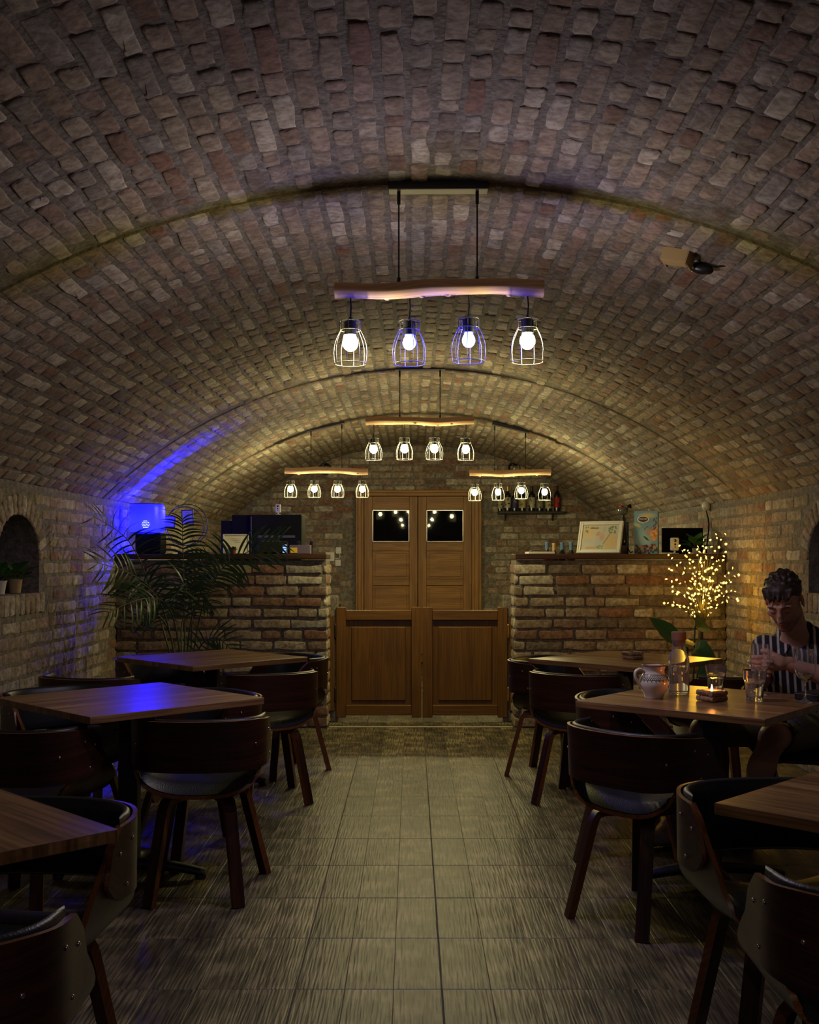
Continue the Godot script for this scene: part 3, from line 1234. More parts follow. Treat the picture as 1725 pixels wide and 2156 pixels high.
func make_table() -> Node3D:
	var o := thing("dining_table", "", "table", Vector3.ZERO, 0.0, "square dining tables")
	var b := MB.new()
	b.box(Vector3(0, .736, 0), Vector3(.79, .028, .79), .002, Basis(), 0)
	part("tabletop", b, M["table"], o)
	var st := MB.new()
	st.box(Vector3(0, .712, 0), Vector3(.36, .02, .05), .003)
	st.box(Vector3(0, .712, 0), Vector3(.05, .02, .36), .003)
	part("support_bracket", st, M["cast_iron"], o)
	var pole := MB.new()
	pole.box(Vector3(0, .38, 0), Vector3(.078, .66, .078), .008, Basis(Vector3.UP, PI / 4))
	part("pole", pole, M["cast_iron"], o)
	for k in 4:
		var a := k * PI / 2 + PI / 4
		var fl := Vector3(cos(a), 0, sin(a))
		var arm := MB.new()
		var path := []
		var rad := []
		for i in 8:
			var u := i / 7.0
			path.append(fl * lerpf(.02, .31, u) + Vector3(0, .062 - .038 * u * u, 0))
			rad.append(lerpf(.036, .024, u))
		arm.tube(path, rad, 10, true, .72, Vector3(-fl.z, 0, fl.x))
		arm.lathe([Vector2(0, 0), Vector2(.022, 0), Vector2(.022, 0), Vector2(.024, .012), Vector2(.016, .03)], 10, Transform3D(Basis(), fl * .295))
		part("foot", arm, M["cast_iron"], o)
	return o

# X, depth, direction the sitter looks in (x, depth)
func build_tables_and_chairs():
	var t0 := make_table()
	var tabs := [
		[-1.185, 2.335, -45.0, "wooden table at the lower left edge of the photo, nearest of the left row"],
		[-1.17, 4.53, 45.0, "wooden table with a blue glow across its top, middle of the left row"],
		[-1.165, 6.375, 45.0, "wooden table in front of the palm, farthest of the left row"],
		[1.275, 2.585, -45.0, "empty wooden table at the right edge of the photo, nearest of the right row"],
		[1.222, 4.478, -40.0, "wooden table with the jug, carafe, glasses and lit candle, where the man sits"],
		[1.23, 6.28, -45.0, "wooden table with an unlit wooden candle box, farthest of the right row"]]
	for i in tabs.size():
		var q = tabs[i]
		if i == 0:
			t0.position = Vector3(q[0], 0, -q[1]); t0.rotation.y = deg_to_rad(q[2]); t0.set_meta("label", q[3])
		else:
			dup(t0, q[3], Vector3(q[0], 0, -q[1]), deg_to_rad(q[2]))
	var c0 := make_chair()
	var cs := [
		[-.865, 1.95, .0, 1.0, "bentwood chair seen from behind in the lower left corner of the photo"],
		[-.945, 2.60, -.10, -1.0, "bentwood chair facing the camera behind the nearest left table, its arm edge catching light"],
		[-.835, 4.37, -.03, 1.0, "bentwood chair seen squarely from behind at the blue-lit table, beside the aisle"],
		[-1.44, 4.12, .25, 1.0, "bentwood chair seen from behind at the left edge, by the blue-lit table"],
		[-.95, 4.93, -.8, -.6, "bentwood chair tucked under the aisle side of the blue-lit table, facing the camera"],
		[-1.60, 5.05, .7, -.8, "bentwood chair tucked between the blue-lit table and the left wall, one rivet shining"],
		[-.80, 6.02, -.45, 1.0, "bentwood chair seen from behind at the table before the palm, beside the aisle"],
		[-.80, 6.83, -.8, -.7, "bentwood chair on the far aisle side of the table before the palm"],
		[-1.68, 5.80, .35, 1.0, "bentwood chair whose back shows above the blue-lit table, near the left wall"],
		[-1.55, 6.80, .7, -.8, "bentwood chair tucked between the table before the palm and the palm itself"],
		[.958, 2.20, .0, 1.0, "bentwood chair seen from behind in the lower right corner of the photo"],
		[.98, 2.84, .10, -1.0, "bentwood chair facing the camera at the nearest right table, its pale side shell in view"],
		[.865, 4.05, .78, .63, "bentwood chair seen from behind at the candle table, beside the aisle"],
		[.985, 4.88, .93, -.25, "bentwood chair tucked under the aisle side of the candle table, facing the man"],
		[1.83, 5.15, -.35, -.94, "bentwood chair the man in the striped shirt sits on"],
		[.93, 5.98, .55, .85, "bentwood chair seen from behind at the farthest right table, beside the aisle"],
		[.86, 6.68, .8, -.55, "bentwood chair tucked on the far aisle side of the farthest right table"],
		[1.70, 5.86, -.55, .85, "bentwood chair seen behind the carafe, at the farthest right table"]]
	for i in cs.size():
		var q = cs[i]
		var yaw := atan2(-q[2], q[3])
		if i == 0:
			c0.position = Vector3(q[0], 0, -q[1]); c0.rotation.y = yaw; c0.set_meta("label", q[4])
		else:
			dup(c0, q[4], Vector3(q[0], 0, -q[1]), yaw)

# ------------------------------------------------------------------ pendant lamps
var cage_mesh: ArrayMesh
var socket_mesh: ArrayMesh
var bulb_mesh: ArrayMesh

func make_cage():
	var b := MB.new()
	var prof := [Vector2(.0385, .081), Vector2(.0385, .048), Vector2(.046, .034), Vector2(.056, .012), Vector2(.0625, -.012), Vector2(.0645, -.035), Vector2(.063, -.06), Vector2(.060, -.079)]
	for k in 8:
		var a := TAU * k / 8 + .15
		var path := []
		for p in prof: path.append(Vector3(cos(a) * p.x, p.y, sin(a) * p.x))
		b.tube(path, .0013, 5, false)
	for q in [[.0385, .081], [.0385, .048], [.060, -.079]]:
		var rows := []
		for k in 24:
			var a := TAU * k / 24
			var o := Vector3(cos(a), 0, sin(a))
			rows.append(b.ring(o * q[0] + Vector3(0, q[1], 0), o, Vector3.UP, .0015, 5))
		rows.append(rows[0])
		b.grid(rows, true)
	for k in 3:        # spokes that hold the cage to the socket
		var a := TAU * k / 3
		b.tube([Vector3(cos(a) * .012, .081, sin(a) * .012), Vector3(cos(a) * .0385, .081, sin(a) * .0385)], .0018, 5, false)
	cage_mesh = b.commit()
	var s := MB.new()
	s.lathe([Vector2(0, .098), Vector2(.005, .098), Vector2(.006, .086), Vector2(.020, .082), Vector2(.0235, .078), Vector2(.0235, .030), Vector2(.0235, .030), Vector2(.0, .028)].map(func(p): return p), 14)
	socket_mesh = s.commit()
	var g := MB.new()
	g.lathe([Vector2(0, -.026), Vector2(.010, -.024), Vector2(.018, -.0175), Vector2(.0235, -.007), Vector2(.024, .002), Vector2(.021, .013), Vector2(.016, .022), Vector2(.014, .032)], 16)
	bulb_mesh = g.commit()

func log_mesh(l: float, r: float, wob: float) -> MB:
	var b := MB.new()
	var path := []
	var rad := []
	var ph := rng.randf() * TAU
	for i in 25:
		var u := i / 24.0
		path.append(Vector3((u - .5) * l, sin(u * 7.0 + ph) * wob + sin(u * 17.0 + ph * 2.0) * wob * .3, sin(u * 5.0 + ph * 1.7) * wob * .6))
		rad.append(r * (1.0 + .06 * sin(u * 11.0 + ph)))
	b.tube(path, rad, 16, true)
	for k in 5:      # knots
		var u := rng.randf_range(.1, .9)
		var a := rng.randf_range(-2.6, -.6)
		var c: Vector3 = path[int(u * 24)] + Vector3(0, sin(a), cos(a) * -1.0) * r * .96
		b.col = Color.WHITE
		b.ball(c, Vector3(.012, .008, .008), 8, 6)
	return b

func pendant(label: String, depth: float, px_l: float, px_r: float, py_l: float, py_r: float, bulbs: Array, kinds: Array, can: Array, cords: Array):
	var over := can.is_empty()
	var a := Vector3(-.29, 2.345, -depth) if over else pt(px_l, py_l, depth)
	var e := Vector3(.50, 2.355, -depth) if over else pt(px_r, py_r, depth)
	if over:
		bulbs = [-.232, -.009, .2155, .438]
	var mid := (a + e) * .5
	var o := thing("pendant_lamp", label, "lamp", mid, 0.0, "log pendant lamps with wire cages")
	var l := a.distance_to(e)
	var tilt := atan2(e.y - a.y, e.x - a.x)
	var r := .031
	part("log", log_mesh(l, r, .006), M["log"], o, Transform3D(Basis(Vector3(0, 0, 1), tilt), Vector3.ZERO))
	# ceiling canopy, lying along the vault
	var ca := Vector3(-.09, 2.725, -depth) if over else pt(can[0], can[1], depth)
	var ce := Vector3(.29, 2.725, -depth) if over else pt(can[2], can[3], depth)
	var cm := (ca + ce) * .5
	var ct := atan2(ce.y - ca.y, ce.x - ca.x)
	var cl := ca.distance_to(ce)
	var xf := Transform3D(Basis(Vector3(0, 0, 1), ct), cm - mid)
	var cb := MB.new()
	cb.box(Vector3.ZERO, Vector3(cl, .030, .062), .002)
	part("canopy", cb, M["black_metal"], o, xf)
	var pb := MB.new()
	pb.box(Vector3(0, -.0165, 0), Vector3(cl - .003, .004, .058), .001)
	part("canopy_plate", pb, M["grey_plastic"], o, xf)
	if over: cords = [-.05, .25]
	for c in cords:
		var x: float = c if over else (c - 867.0) * depth / F
		var yt: float = lerpf(ca.y, ce.y, (x - ca.x) / (ce.x - ca.x)) - .012
		var yb: float = lerpf(a.y, e.y, (x - a.x) / (e.x - a.x)) + r * .7
		var b := MB.new()
		b.tube([Vector3(x, yb, -depth) - mid, Vector3(x, yt, -depth) - mid], .0032, 8)
		b.tube([Vector3(x, yb - .005, -depth) - mid, Vector3(x, yb + .022, -depth) - mid], .0065, 8)
		b.tube([Vector3(x, yt - .055, -depth) - mid, Vector3(x, yt, -depth) - mid], .0065, 8)
		part("suspension_cord", b, M["black_plastic"], o)
	for k in bulbs.size():
		var p: Vector3 = (Vector3(bulbs[k], 2.15, -depth) if over else pt(bulbs[k][0], bulbs[k][1], depth)) - mid
		var is_blue: bool = kinds[k] == 1
		part("socket", socket_mesh, M["black_plastic"], o, Transform3D(Basis(), p))
		part("cage", cage_mesh, M["wire"], o, Transform3D(Basis(Vector3.UP, k * .4), p))
		part("bulb", bulb_mesh, M["bulb_blue"] if is_blue else M["bulb_warm"], o, Transform3D(Basis() * (1.05 if is_blue else 1.25), p), "blue light bulb" if is_blue else "warm white light bulb")
		var b := MB.new()
		var ty := lerpf(a.y, e.y, (p.x + mid.x - a.x) / (e.x - a.x)) - mid.y - r * .8
		b.tube([p + Vector3(0, .09, 0), p + Vector3(.003, .5 * (.09 + ty - p.y), .002), Vector3(p.x, ty, p.z)], .003, 8)
		part("lamp_cord", b, M["black_plastic"], o)
		var colr := blue if is_blue else warm
		omni(p + Vector3(0, -.004, 0), colr, (E_BLUE * .5 if is_blue else E_UP) * (.35 if over else 1.0), .018, o)
		var s := SpotLight3D.new()
		s.name = "lamp_light"
		s.light_color = colr
		s.light_energy = (E_BLUE * (.5 if over else 1.0) if is_blue else E_DOWN)
		s.light_size = .018
		s.spot_range = 30.0
		s.spot_attenuation = 2.0
		s.spot_angle = 89.0
		s.spot_angle_attenuation = 1.0
		s.shadow_enabled = true
		o.add_child(s, true)
		s.transform = Transform3D(Basis(Vector3.RIGHT, -PI / 2), p + Vector3(0, -.004, 0))

func build_pendants():
	make_cage()
	pendant("large nearest log pendant lamp with two blue bulbs between two warm ones", 4.13, 705, 1145, 611, 604,
		[[738, 722], [862, 722], [987, 717], [1111, 718]], [0, 1, 1, 0], [818, 394, 1028, 393], [840, 1005])
	pendant("log pendant lamp with four warm bulbs, second in the middle of the vault", 8.19, 770, 998, 887, 886,
		[[787, 946], [852, 945], [915, 945], [981, 946]], [0, 0, 0, 0], [832, 775, 938, 774], [842, 927])
	pendant("log pendant lamp with four warm bulbs hanging left of the double door", 10.7, 600, 775, 990, 992,
		[[612, 1030], [662, 1030], [711, 1030], [763, 1030]], [0, 0, 0, 0], [645, 906, 725, 888], [655, 720])
	pendant("log pendant lamp with four warm bulbs hanging in front of the wine bottle shelf", 10.7, 989, 1160, 996, 995,
		[[1000, 1037], [1049, 1036], [1098, 1033], [1147, 1036]], [0, 0, 0, 0], [1037, 891, 1115, 909], [1042, 1107])
	# the next lamp of the row hangs over the camera, out of the frame
	pendant("log pendant lamp with two blue bulbs right above the camera, outside the photo", -0.2, 1.0, 0.0, 0.0, 0.0,
		[], [0, 1, 1, 0], [], [])

# ------------------------------------------------------------------ plants
func spline(p: Array, n: int) -> Array:
	var o := []
	var m := p.size()
	for i in n:
		var u := float(i) / (n - 1) * (m - 1)
		var k := mini(int(u), m - 2)
		var t := u - k
		var a: Vector3 = p[maxi(k - 1, 0)]
		var b: Vector3 = p[k]
		var c: Vector3 = p[k + 1]
		var d: Vector3 = p[mini(k + 2, m - 1)]
		o.append(b.cubic_interpolate(c, a, d, t))
	return o

func leaflet_mesh(flat: bool) -> ArrayMesh:        # along +x, 0.26 long; bends in its own plane or droops across it
	var b := MB.new()
	var rows := []
	for i in 8:
		var u := i / 7.0
		var w := .0135 * pow(sin(PI * clampf(u * .86 + .1, 0, 1)), .7) * (1.0 - .15 * u)
		var c := Vector3(.26 * u - .03 * u * u, -.02 * u * u, .13 * u * u) if flat else Vector3(.26 * u, -.10 * u * u, 0)
		rows.append(PackedVector3Array([c + Vector3(0, .004, -w), c, c + Vector3(0, .004, w)]))
	b.grid(rows)
	return b.commit()

func pot(mb: MB, r: float, h: float):
	mb.lathe([Vector2(0, 0), Vector2(r * .74, 0), Vector2(r * .74, 0), Vector2(r * .97, h * .9), Vector2(r * 1.04, h * .92), Vector2(r * 1.04, h), Vector2(r * .92, h), Vector2(r * .88, h * .85), Vector2(0, h * .84)], 22)

func build_palm():
	var base := Vector3(-1.60, 0, -7.78)
	var o := thing("potted_palm", "tall feathery potted palm before the left bar wall, lit blue by the lamp above it", "plant", base)
	var pb := MB.new()
	pot(pb, .17, .30)
	part("pot", pb, M["black_plastic"], o)
	var lf := [leaflet_mesh(true), leaflet_mesh(false)]
	var d := 7.78
	# every frond: points through which its rib runs (pixel, pixel, depth), pairs, leaf size, first leaflet
	var fr := [
		[[[392, 1500, 7.78], [389, 1330, 7.85], [386, 1190, 7.85], [384, 1092, 7.75]], 22, .62, .40],
		[[[385, 1500, 7.78], [345, 1330, 7.85], [318, 1240, 7.85], [272, 1140, 7.6], [196, 1086, 7.1]], 16, .54, .50],
		[[[396, 1500, 7.78], [415, 1330, 7.8], [442, 1240, 7.75], [490, 1178, 7.7], [588, 1140, 7.6]], 17, .70, .52],
		[[[384, 1500, 7.78], [352, 1310, 7.7], [318, 1240, 7.6], [268, 1205, 7.3], [205, 1185, 6.95]], 15, .62, .42],
		[[[386, 1500, 7.78], [372, 1330, 7.65], [345, 1268, 7.5], [296, 1262, 7.2], [226, 1290, 6.9]], 15, .60, .42],
		[[[396, 1500, 7.78], [404, 1340, 7.75], [402, 1260, 7.7], [384, 1232, 7.6], [352, 1290, 7.5]], 13, .56, .45],
		[[[398, 1500, 7.78], [410, 1390, 7.7], [432, 1350, 7.6], [462, 1345, 7.5], [492, 1372, 7.4]], 13, .52, .3],
		[[[390, 1500, 7.78], [382, 1330, 7.9], [400, 1260, 8.0], [412, 1215, 8.0], [436, 1172, 7.95]], 12, .55, .55],
		[[[388, 1500, 7.78], [362, 1350, 7.75], [338, 1300, 7.7], [305, 1290, 7.6], [272, 1320, 7.5]], 12, .52, .4],
		[[[394, 1500, 7.78], [396, 1360, 7.7], [408, 1285, 7.6], [428, 1252, 7.5], [446, 1268, 7.4]], 10, .48, .45]]
	for f in fr:
		var cp := []
		for q in f[0]: cp.append(pt(q[0], q[1], q[2]) - base)
		cp[0] = Vector3(cp[0].x * .5, .26, cp[0].z * .5)
		var path := spline(cp, 26)
		var rad := []
		for i in 26: rad.append(lerpf(.0085, .002, i / 25.0))
		var rb := MB.new()
		rb.tube(path, rad, 6)
		var fo := part("frond", rb, M["stem"], o)
		var n: int = f[1]
		for k in n:
			var u := lerpf(f[3], .985, k / float(n - 1))
			var i := mini(int(u * 25), 24)
			var at: Vector3 = (path[i] as Vector3).lerp(path[i + 1], u * 25 - i)
			var tg: Vector3 = (path[i + 1] - path[i]).normalized()
			var side := tg.cross(Vector3(0, .25, 1).normalized()).normalized()
			var size: float = f[2] * (.55 + .75 * sin(PI * clampf((u - f[3]) / (1.0 - f[3]) * .72 + .2, 0, 1)))
			for s in [-1.0, 1.0]:
				var dir: Vector3 = (side * s * (1.0 - .55 * maxf(0.0, (u - .8) / .2)) + tg * rng.randf_range(.55, .8) + Vector3(0, rng.randf_range(-.1, .1), rng.randf_range(-.25, .25))).normalized()
				var nrm := side.cross(tg)
				nrm = (nrm + Vector3(rng.randf_range(-.35, .35), rng.randf_range(-.2, .4), rng.randf_range(-.3, .3))).normalized()
				var up_right := absf(tg.y) > .55
				if up_right:
					nrm *= s
				elif nrm.y < 0:
					nrm = -nrm
				var zz := dir.cross(nrm).normalized()
				part("leaflet", lf[0 if up_right else 1], M["leaf"], fo, Transform3D(Basis(dir, zz.cross(dir), zz) * (size * rng.randf_range(.9, 1.1)), at))

func broad_leaf(l: float, w: float, droop: float) -> MB:     # along +x with a folded midrib
	var b := MB.new()
	var rows := []
	for i in 13:
		var u := i / 12.0
		var hw := w * .5 * pow(sin(PI * pow(u, .75)), .8)
		var c := Vector3(l * u, -droop * u * u, 0)
		var row := PackedVector3Array()
		for j in 7:
			var q := j / 3.0 - 1.0
			row.append(c + Vector3(-absf(q) * hw * .25, absf(q) * hw * .35 + sin(u * 30.0) * .003 * absf(q), q * hw))
		rows.append(row)
	b.grid(rows)
	return b

func build_led_tree():
	var d := 7.95
	var base := Vector3((1478.0 - 867.0) * d / F, 0, -d)
	var o := thing("light_tree", "small artificial blossom tree with warm yellow glowing lights in the right corner", "lamp", base)
	var bb := MB.new()
	bb.lathe([Vector2(0, 0), Vector2(.11, 0), Vector2(.11, 0), Vector2(.11, .015), Vector2(.03, .03), Vector2(.018, .05)], 18)
	part("base", bb, M["bark"], o)
	var tr := MB.new()
	tr.tube(spline([Vector3(0, .02, 0), Vector3(.006, .35, 0), Vector3(-.004, .62, 0), Vector3(0, .82, 0)], 12), .013, 8)
	part("trunk", tr, M["bark"], o)
	# blossom
	var bl := MB.new()
	for k in 5:
		var a := TAU * k / 5
		bl.ball(Vector3(cos(a) * .0075, .002, sin(a) * .0075), Vector3(.0055, .003, .0055), 6, 4, Basis(Vector3.UP, -a))
	var core := MB.new()
	core.ball(Vector3(0, .003, 0), Vector3(.0042, .0042, .0042), 6, 4)
	var bm := two(bl, M["led_warm"], core, M["led_core"])
	var c := Vector3(-.01, 1.155, 0)
	var made := 0
	for k in 30:
		var fromy := lerpf(.80, .98, rng.randf())
		var a := TAU * (k * .381966) + rng.randf() * .3
		var el := lerpf(-.55, 1.35, (k + .5) / 30.0)
		var dir := Vector3(cos(a) * cos(el), sin(el), sin(a) * cos(el) * .55)
		var tip := c + dir * Vector3(.27, .36, .22) * rng.randf_range(.7, 1.1)
		if k == 3: tip = Vector3(-.285, 1.0, .05)
		if k == 7: tip = Vector3(.255, 1.205, .05)
		if k == 11: tip = Vector3(.24, 1.02, .08)
		if k == 19: tip = Vector3(.17, 1.50, .0)
		if tip.z + base.z < -8.48: tip.z = -8.48 - base.z
		if tip.x + base.x > 2.42: tip.x = 2.42 - base.x
		var st := Vector3(0, fromy if k % 3 else .82, 0)
		var path := spline([st, st.lerp(tip, .45) + Vector3(0, .05, 0), tip], 12)
		var rad := []
		for i in 12: rad.append(lerpf(.0045, .0014, i / 11.0))
		var br := MB.new()
		br.tube(path, rad, 5)
		var bo := part("branch", br, M["bark"], o)
		for q in 7:
			var u := lerpf(.30, 1.0, q / 6.0)
			var i := mini(int(u * 11), 10)
			var at: Vector3 = (path[i] as Vector3).lerp(path[i + 1], u * 11 - i)
			if q < 6: at += Vector3(rng.randf_range(-.016, .016), rng.randf_range(-.012, .02), rng.randf_range(-.016, .016))
			var ax := Vector3(rng.randf_range(-1, 1), rng.randf_range(-.3, 1), rng.randf_range(.1, 1)).normalized()
			var bs := Basis(ax.cross(Vector3(.3, .1, .9)).normalized(), ax, Vector3.ZERO)
			bs.z = bs.x.cross(bs.y)
			part("blossom", bm, null, bo, Transform3D(bs * rng.randf_range(.6, .9), at))
	for p in [Vector3(-.07, 1.12, .03), Vector3(.07, 1.12, .03), Vector3(0, 1.28, .02), Vector3(0, .98, .03)]:
		omni(p, Color(1, .74, .2), .05, .05, o, "blossom_light")
	# large-leaved plant under it
	var d2 := 7.55
	var b2 := Vector3((1452.0 - 867.0) * d2 / F, 0, -d2)
	var pl := thing("banana_plant", "dark green large-leaved potted plant beneath the glowing blossom tree", "plant", b2)
	var pb := MB.new()
	pot(pb, .12, .22)
	part("pot", pb, M["grey_plastic"], pl)
	var lv := [[[1374, 1302], 7.5, .30, .105, .02], [[1500, 1320], 7.7, .30, .10, .03], [[1432, 1352], 7.35, .26, .11, .06], [[1498, 1372], 7.4, .26, .12, .07], [[1420, 1400], 7.3, .24, .11, .05], [[1520, 1420], 7.5, .24, .11, .05]]
	for q in lv:
		var tip := pt(q[0][0], q[0][1], q[1]) - b2
		var st := Vector3(tip.x * .1, .2, tip.z * .1)
		var mid := Vector3(tip.x * .35, tip.y - .16 if q[0][1] < 1310 else tip.y + .02, tip.z * .35)
		if q[0][1] > 1310: mid = Vector3(tip.x * .25, tip.y + .01, tip.z * .3)
		var sb := MB.new()
		sb.tube(spline([st, st.lerp(mid, .5) + Vector3(0, .02, 0), mid], 8), .006, 6)
		var so := part("stalk", sb, M["stem"], pl)
		var dir := (tip - mid).normalized()
		var zz: Vector3 = dir.cross(Vector3(0, .5, .9)).normalized()
		part("leaf", broad_leaf(tip.distance_to(mid) * 1.05, q[3] * 1.25, q[4]), M["leaf_bright"], so, Transform3D(Basis(dir, zz.cross(dir), zz), mid))

# a small round-leaved pot plant
func leafy(called: String, label: String, at: Vector3, r: float, h: float, pm: Material, n: int, l: float, leafm: Material, up := .7):
	var o := thing(called, label, "plant", at)
	var b := MB.new()
	pot(b, r, h)
	part("pot", b, pm, o)
	for k in n:
		var a := k * 2.4 + rng.randf() * .5
		var el := lerpf(.2, 1.2, k / float(n)) * up + .1
		var dir := Vector3(cos(a) * cos(el), sin(el), sin(a) * cos(el))
		var zz: Vector3 = dir.cross(Vector3.UP).normalized()
		var st := Vector3(0, h * .85, 0)
		var root := st + dir * l * .45
		var s := MB.new()
		s.tube([st, st.lerp(root, .6), root], .0018, 5)
		var so := part("stalk", s, M["stem"], o)
		part("leaf", broad_leaf(l * .75, l * .62, l * .22), leafm, so, Transform3D(Basis(dir, zz.cross(dir), zz), root))

# ------------------------------------------------------------------ the man at the candle table
class Field:
	var a := PackedVector3Array()
	var b := PackedVector3Array()
	var ra := PackedFloat32Array()
	var rb := PackedFloat32Array()
	var kk := PackedFloat32Array()
	var kind := PackedInt32Array()       # 0 capsule, 1 ellipsoid, +2 carves
	var bas := []

	func cap(p: Vector3, q: Vector3, r0: float, r1: float, k := .02, carve := false):
		a.append(p); b.append(q); ra.append(r0); rb.append(r1); kk.append(k); kind.append(2 if carve else 0); bas.append(Basis())

	func ell(c: Vector3, r: Vector3, bs := Basis(), k := .02, carve := false):
		a.append(c); b.append(r); ra.append(minf(r.x, minf(r.y, r.z))); rb.append(0.0); kk.append(k); kind.append(3 if carve else 1)
		bas.append(Basis.from_scale(Vector3(1.0 / r.x, 1.0 / r.y, 1.0 / r.z)) * bs.transposed())

	func one(i: int, p: Vector3) -> float:
		if kind[i] & 1:
			var q: Vector3 = bas[i] * (p - a[i])
			var k0 := q.length()
			var k1 := (q * Vector3(1.0 / b[i].x, 1.0 / b[i].y, 1.0 / b[i].z)).length()
			return k0 * (k0 - 1.0) / maxf(k1, 1e-5) if k0 > .05 else -ra[i]
		var ba := b[i] - a[i]
		var pa := p - a[i]
		var h := clampf(pa.dot(ba) / maxf(ba.length_squared(), 1e-9), 0.0, 1.0)
		return (pa - ba * h).length() - lerpf(ra[i], rb[i], h)

	func at(p: Vector3, use: PackedInt32Array) -> float:
		var d := 1.0
		for i in use:
			var e := one(i, p)
			var k := kk[i]
			if kind[i] >= 2:
				var h := clampf(.5 - .5 * (e + d) / k, 0.0, 1.0)
				d = lerpf(d, -e, h) + k * h * (1.0 - h)
			else:
				var h := clampf(.5 + .5 * (d - e) / k, 0.0, 1.0)
				d = lerpf(d, e, h) - k * h * (1.0 - h)
		return d

	# surface nets of the field with cells of size c, added to m
	func mesh(m: MB, c: float, grow := 0.0):
		var lo := Vector3.INF
		var hi := -Vector3.INF
		for i in a.size():
			if kind[i] >= 2: continue
			if kind[i] == 1:
				var r := maxf(b[i].x, maxf(b[i].y, b[i].z))
				lo = lo.min(a[i] - Vector3.ONE * r); hi = hi.max(a[i] + Vector3.ONE * r)
			else:
				lo = lo.min((a[i] - Vector3.ONE * ra[i]).min(b[i] - Vector3.ONE * rb[i]))
				hi = hi.max((a[i] + Vector3.ONE * ra[i]).max(b[i] + Vector3.ONE * rb[i]))
		lo -= Vector3.ONE * (c * 3 + grow); hi += Vector3.ONE * (c * 3 + grow)
		var nb := Vector3i(((hi - lo) / (c * 4)).ceil())
		var n := nb * 4
		var f := PackedFloat32Array()
		f.resize(n.x * n.y * n.z)
		f.fill(1.0)
		var diag := c * 4 * .87
		var active := []
		var count := a.size()
		for bz in nb.z:
			for by in nb.y:
				for bx in nb.x:
					var ctr := lo + Vector3(bx * 4 + 1.5, by * 4 + 1.5, bz * 4 + 1.5) * c
					var use := PackedInt32Array()
					for i in count:
						if one(i, ctr) - grow < diag * 1.6 + kk[i]:
							use.append(i)
					var i0 := (bz * 4 * n.y + by * 4) * n.x + bx * 4
					if use.is_empty(): continue
					active.append(Vector3i(bx, by, bz))
					for z in 4:
						for y in 4:
							for x in 4:
								f[i0 + (z * n.y + y) * n.x + x] = at(lo + Vector3(bx * 4 + x, by * 4 + y, bz * 4 + z) * c, use) - grow
		var sx := 1
		var sy := n.x
		var sz := n.x * n.y
		var id := {}
		var off := [0, sx, sy, sx + sy, sz, sx + sz, sy + sz, sx + sy + sz]
		var pos := [Vector3(0, 0, 0), Vector3(1, 0, 0), Vector3(0, 1, 0), Vector3(1, 1, 0), Vector3(0, 0, 1), Vector3(1, 0, 1), Vector3(0, 1, 1), Vector3(1, 1, 1)]
		var edges := [[0, 1], [2, 3], [4, 5], [6, 7], [0, 2], [1, 3], [4, 6], [5, 7], [0, 4], [1, 5], [2, 6], [3, 7]]
		for blk in active:
			for z in 4:
				for y in 4:
					for x in 4:
						var g: Vector3i = blk * 4 + Vector3i(x, y, z)
						if g.x >= n.x - 1 or g.y >= n.y - 1 or g.z >= n.z - 1: continue
						var i := g.x + g.y * sy + g.z * sz
						var mask := 0
						for k in 8:
							if f[i + off[k]] < 0.0: mask |= 1 << k
						if mask == 0 or mask == 255: continue
						var sum := Vector3.ZERO
						var cnt := 0
						for e in edges:
							if ((mask >> e[0]) & 1) != ((mask >> e[1]) & 1):
								var fa := f[i + off[e[0]]]
								var fb := f[i + off[e[1]]]
								sum += (pos[e[0]] as Vector3).lerp(pos[e[1]], fa / (fa - fb))
								cnt += 1
						var q := sum / cnt
						var gr := Vector3.ZERO
						for k in 8:
							var w: Vector3 = pos[k]
							var fv := f[i + off[k]]
							gr += Vector3((w.x * 2 - 1) * fv, (w.y * 2 - 1) * fv, (w.z * 2 - 1) * fv)
						id[i] = m.vert(lo + (Vector3(g) + q) * c, gr.normalized())
		for i in id:
			var ins := f[i] < 0.0
			if ins != (f[i + sx] < 0.0): net(m, id, i, i - sy, i - sy - sz, i - sz)
			if ins != (f[i + sy] < 0.0): net(m, id, i, i - sx, i - sx - sz, i - sz)
			if ins != (f[i + sz] < 0.0): net(m, id, i, i - sx, i - sx - sy, i - sy)

	func net(m: MB, id: Dictionary, p: int, q: int, r: int, s: int):
		if id.has(p) and id.has(q) and id.has(r) and id.has(s):
			m.emit(id[p], id[q], id[r])
			m.emit(id[p], id[r], id[s])

func w3(x: float, y: float, d: float) -> Vector3:
	return Vector3(x, y, -d)

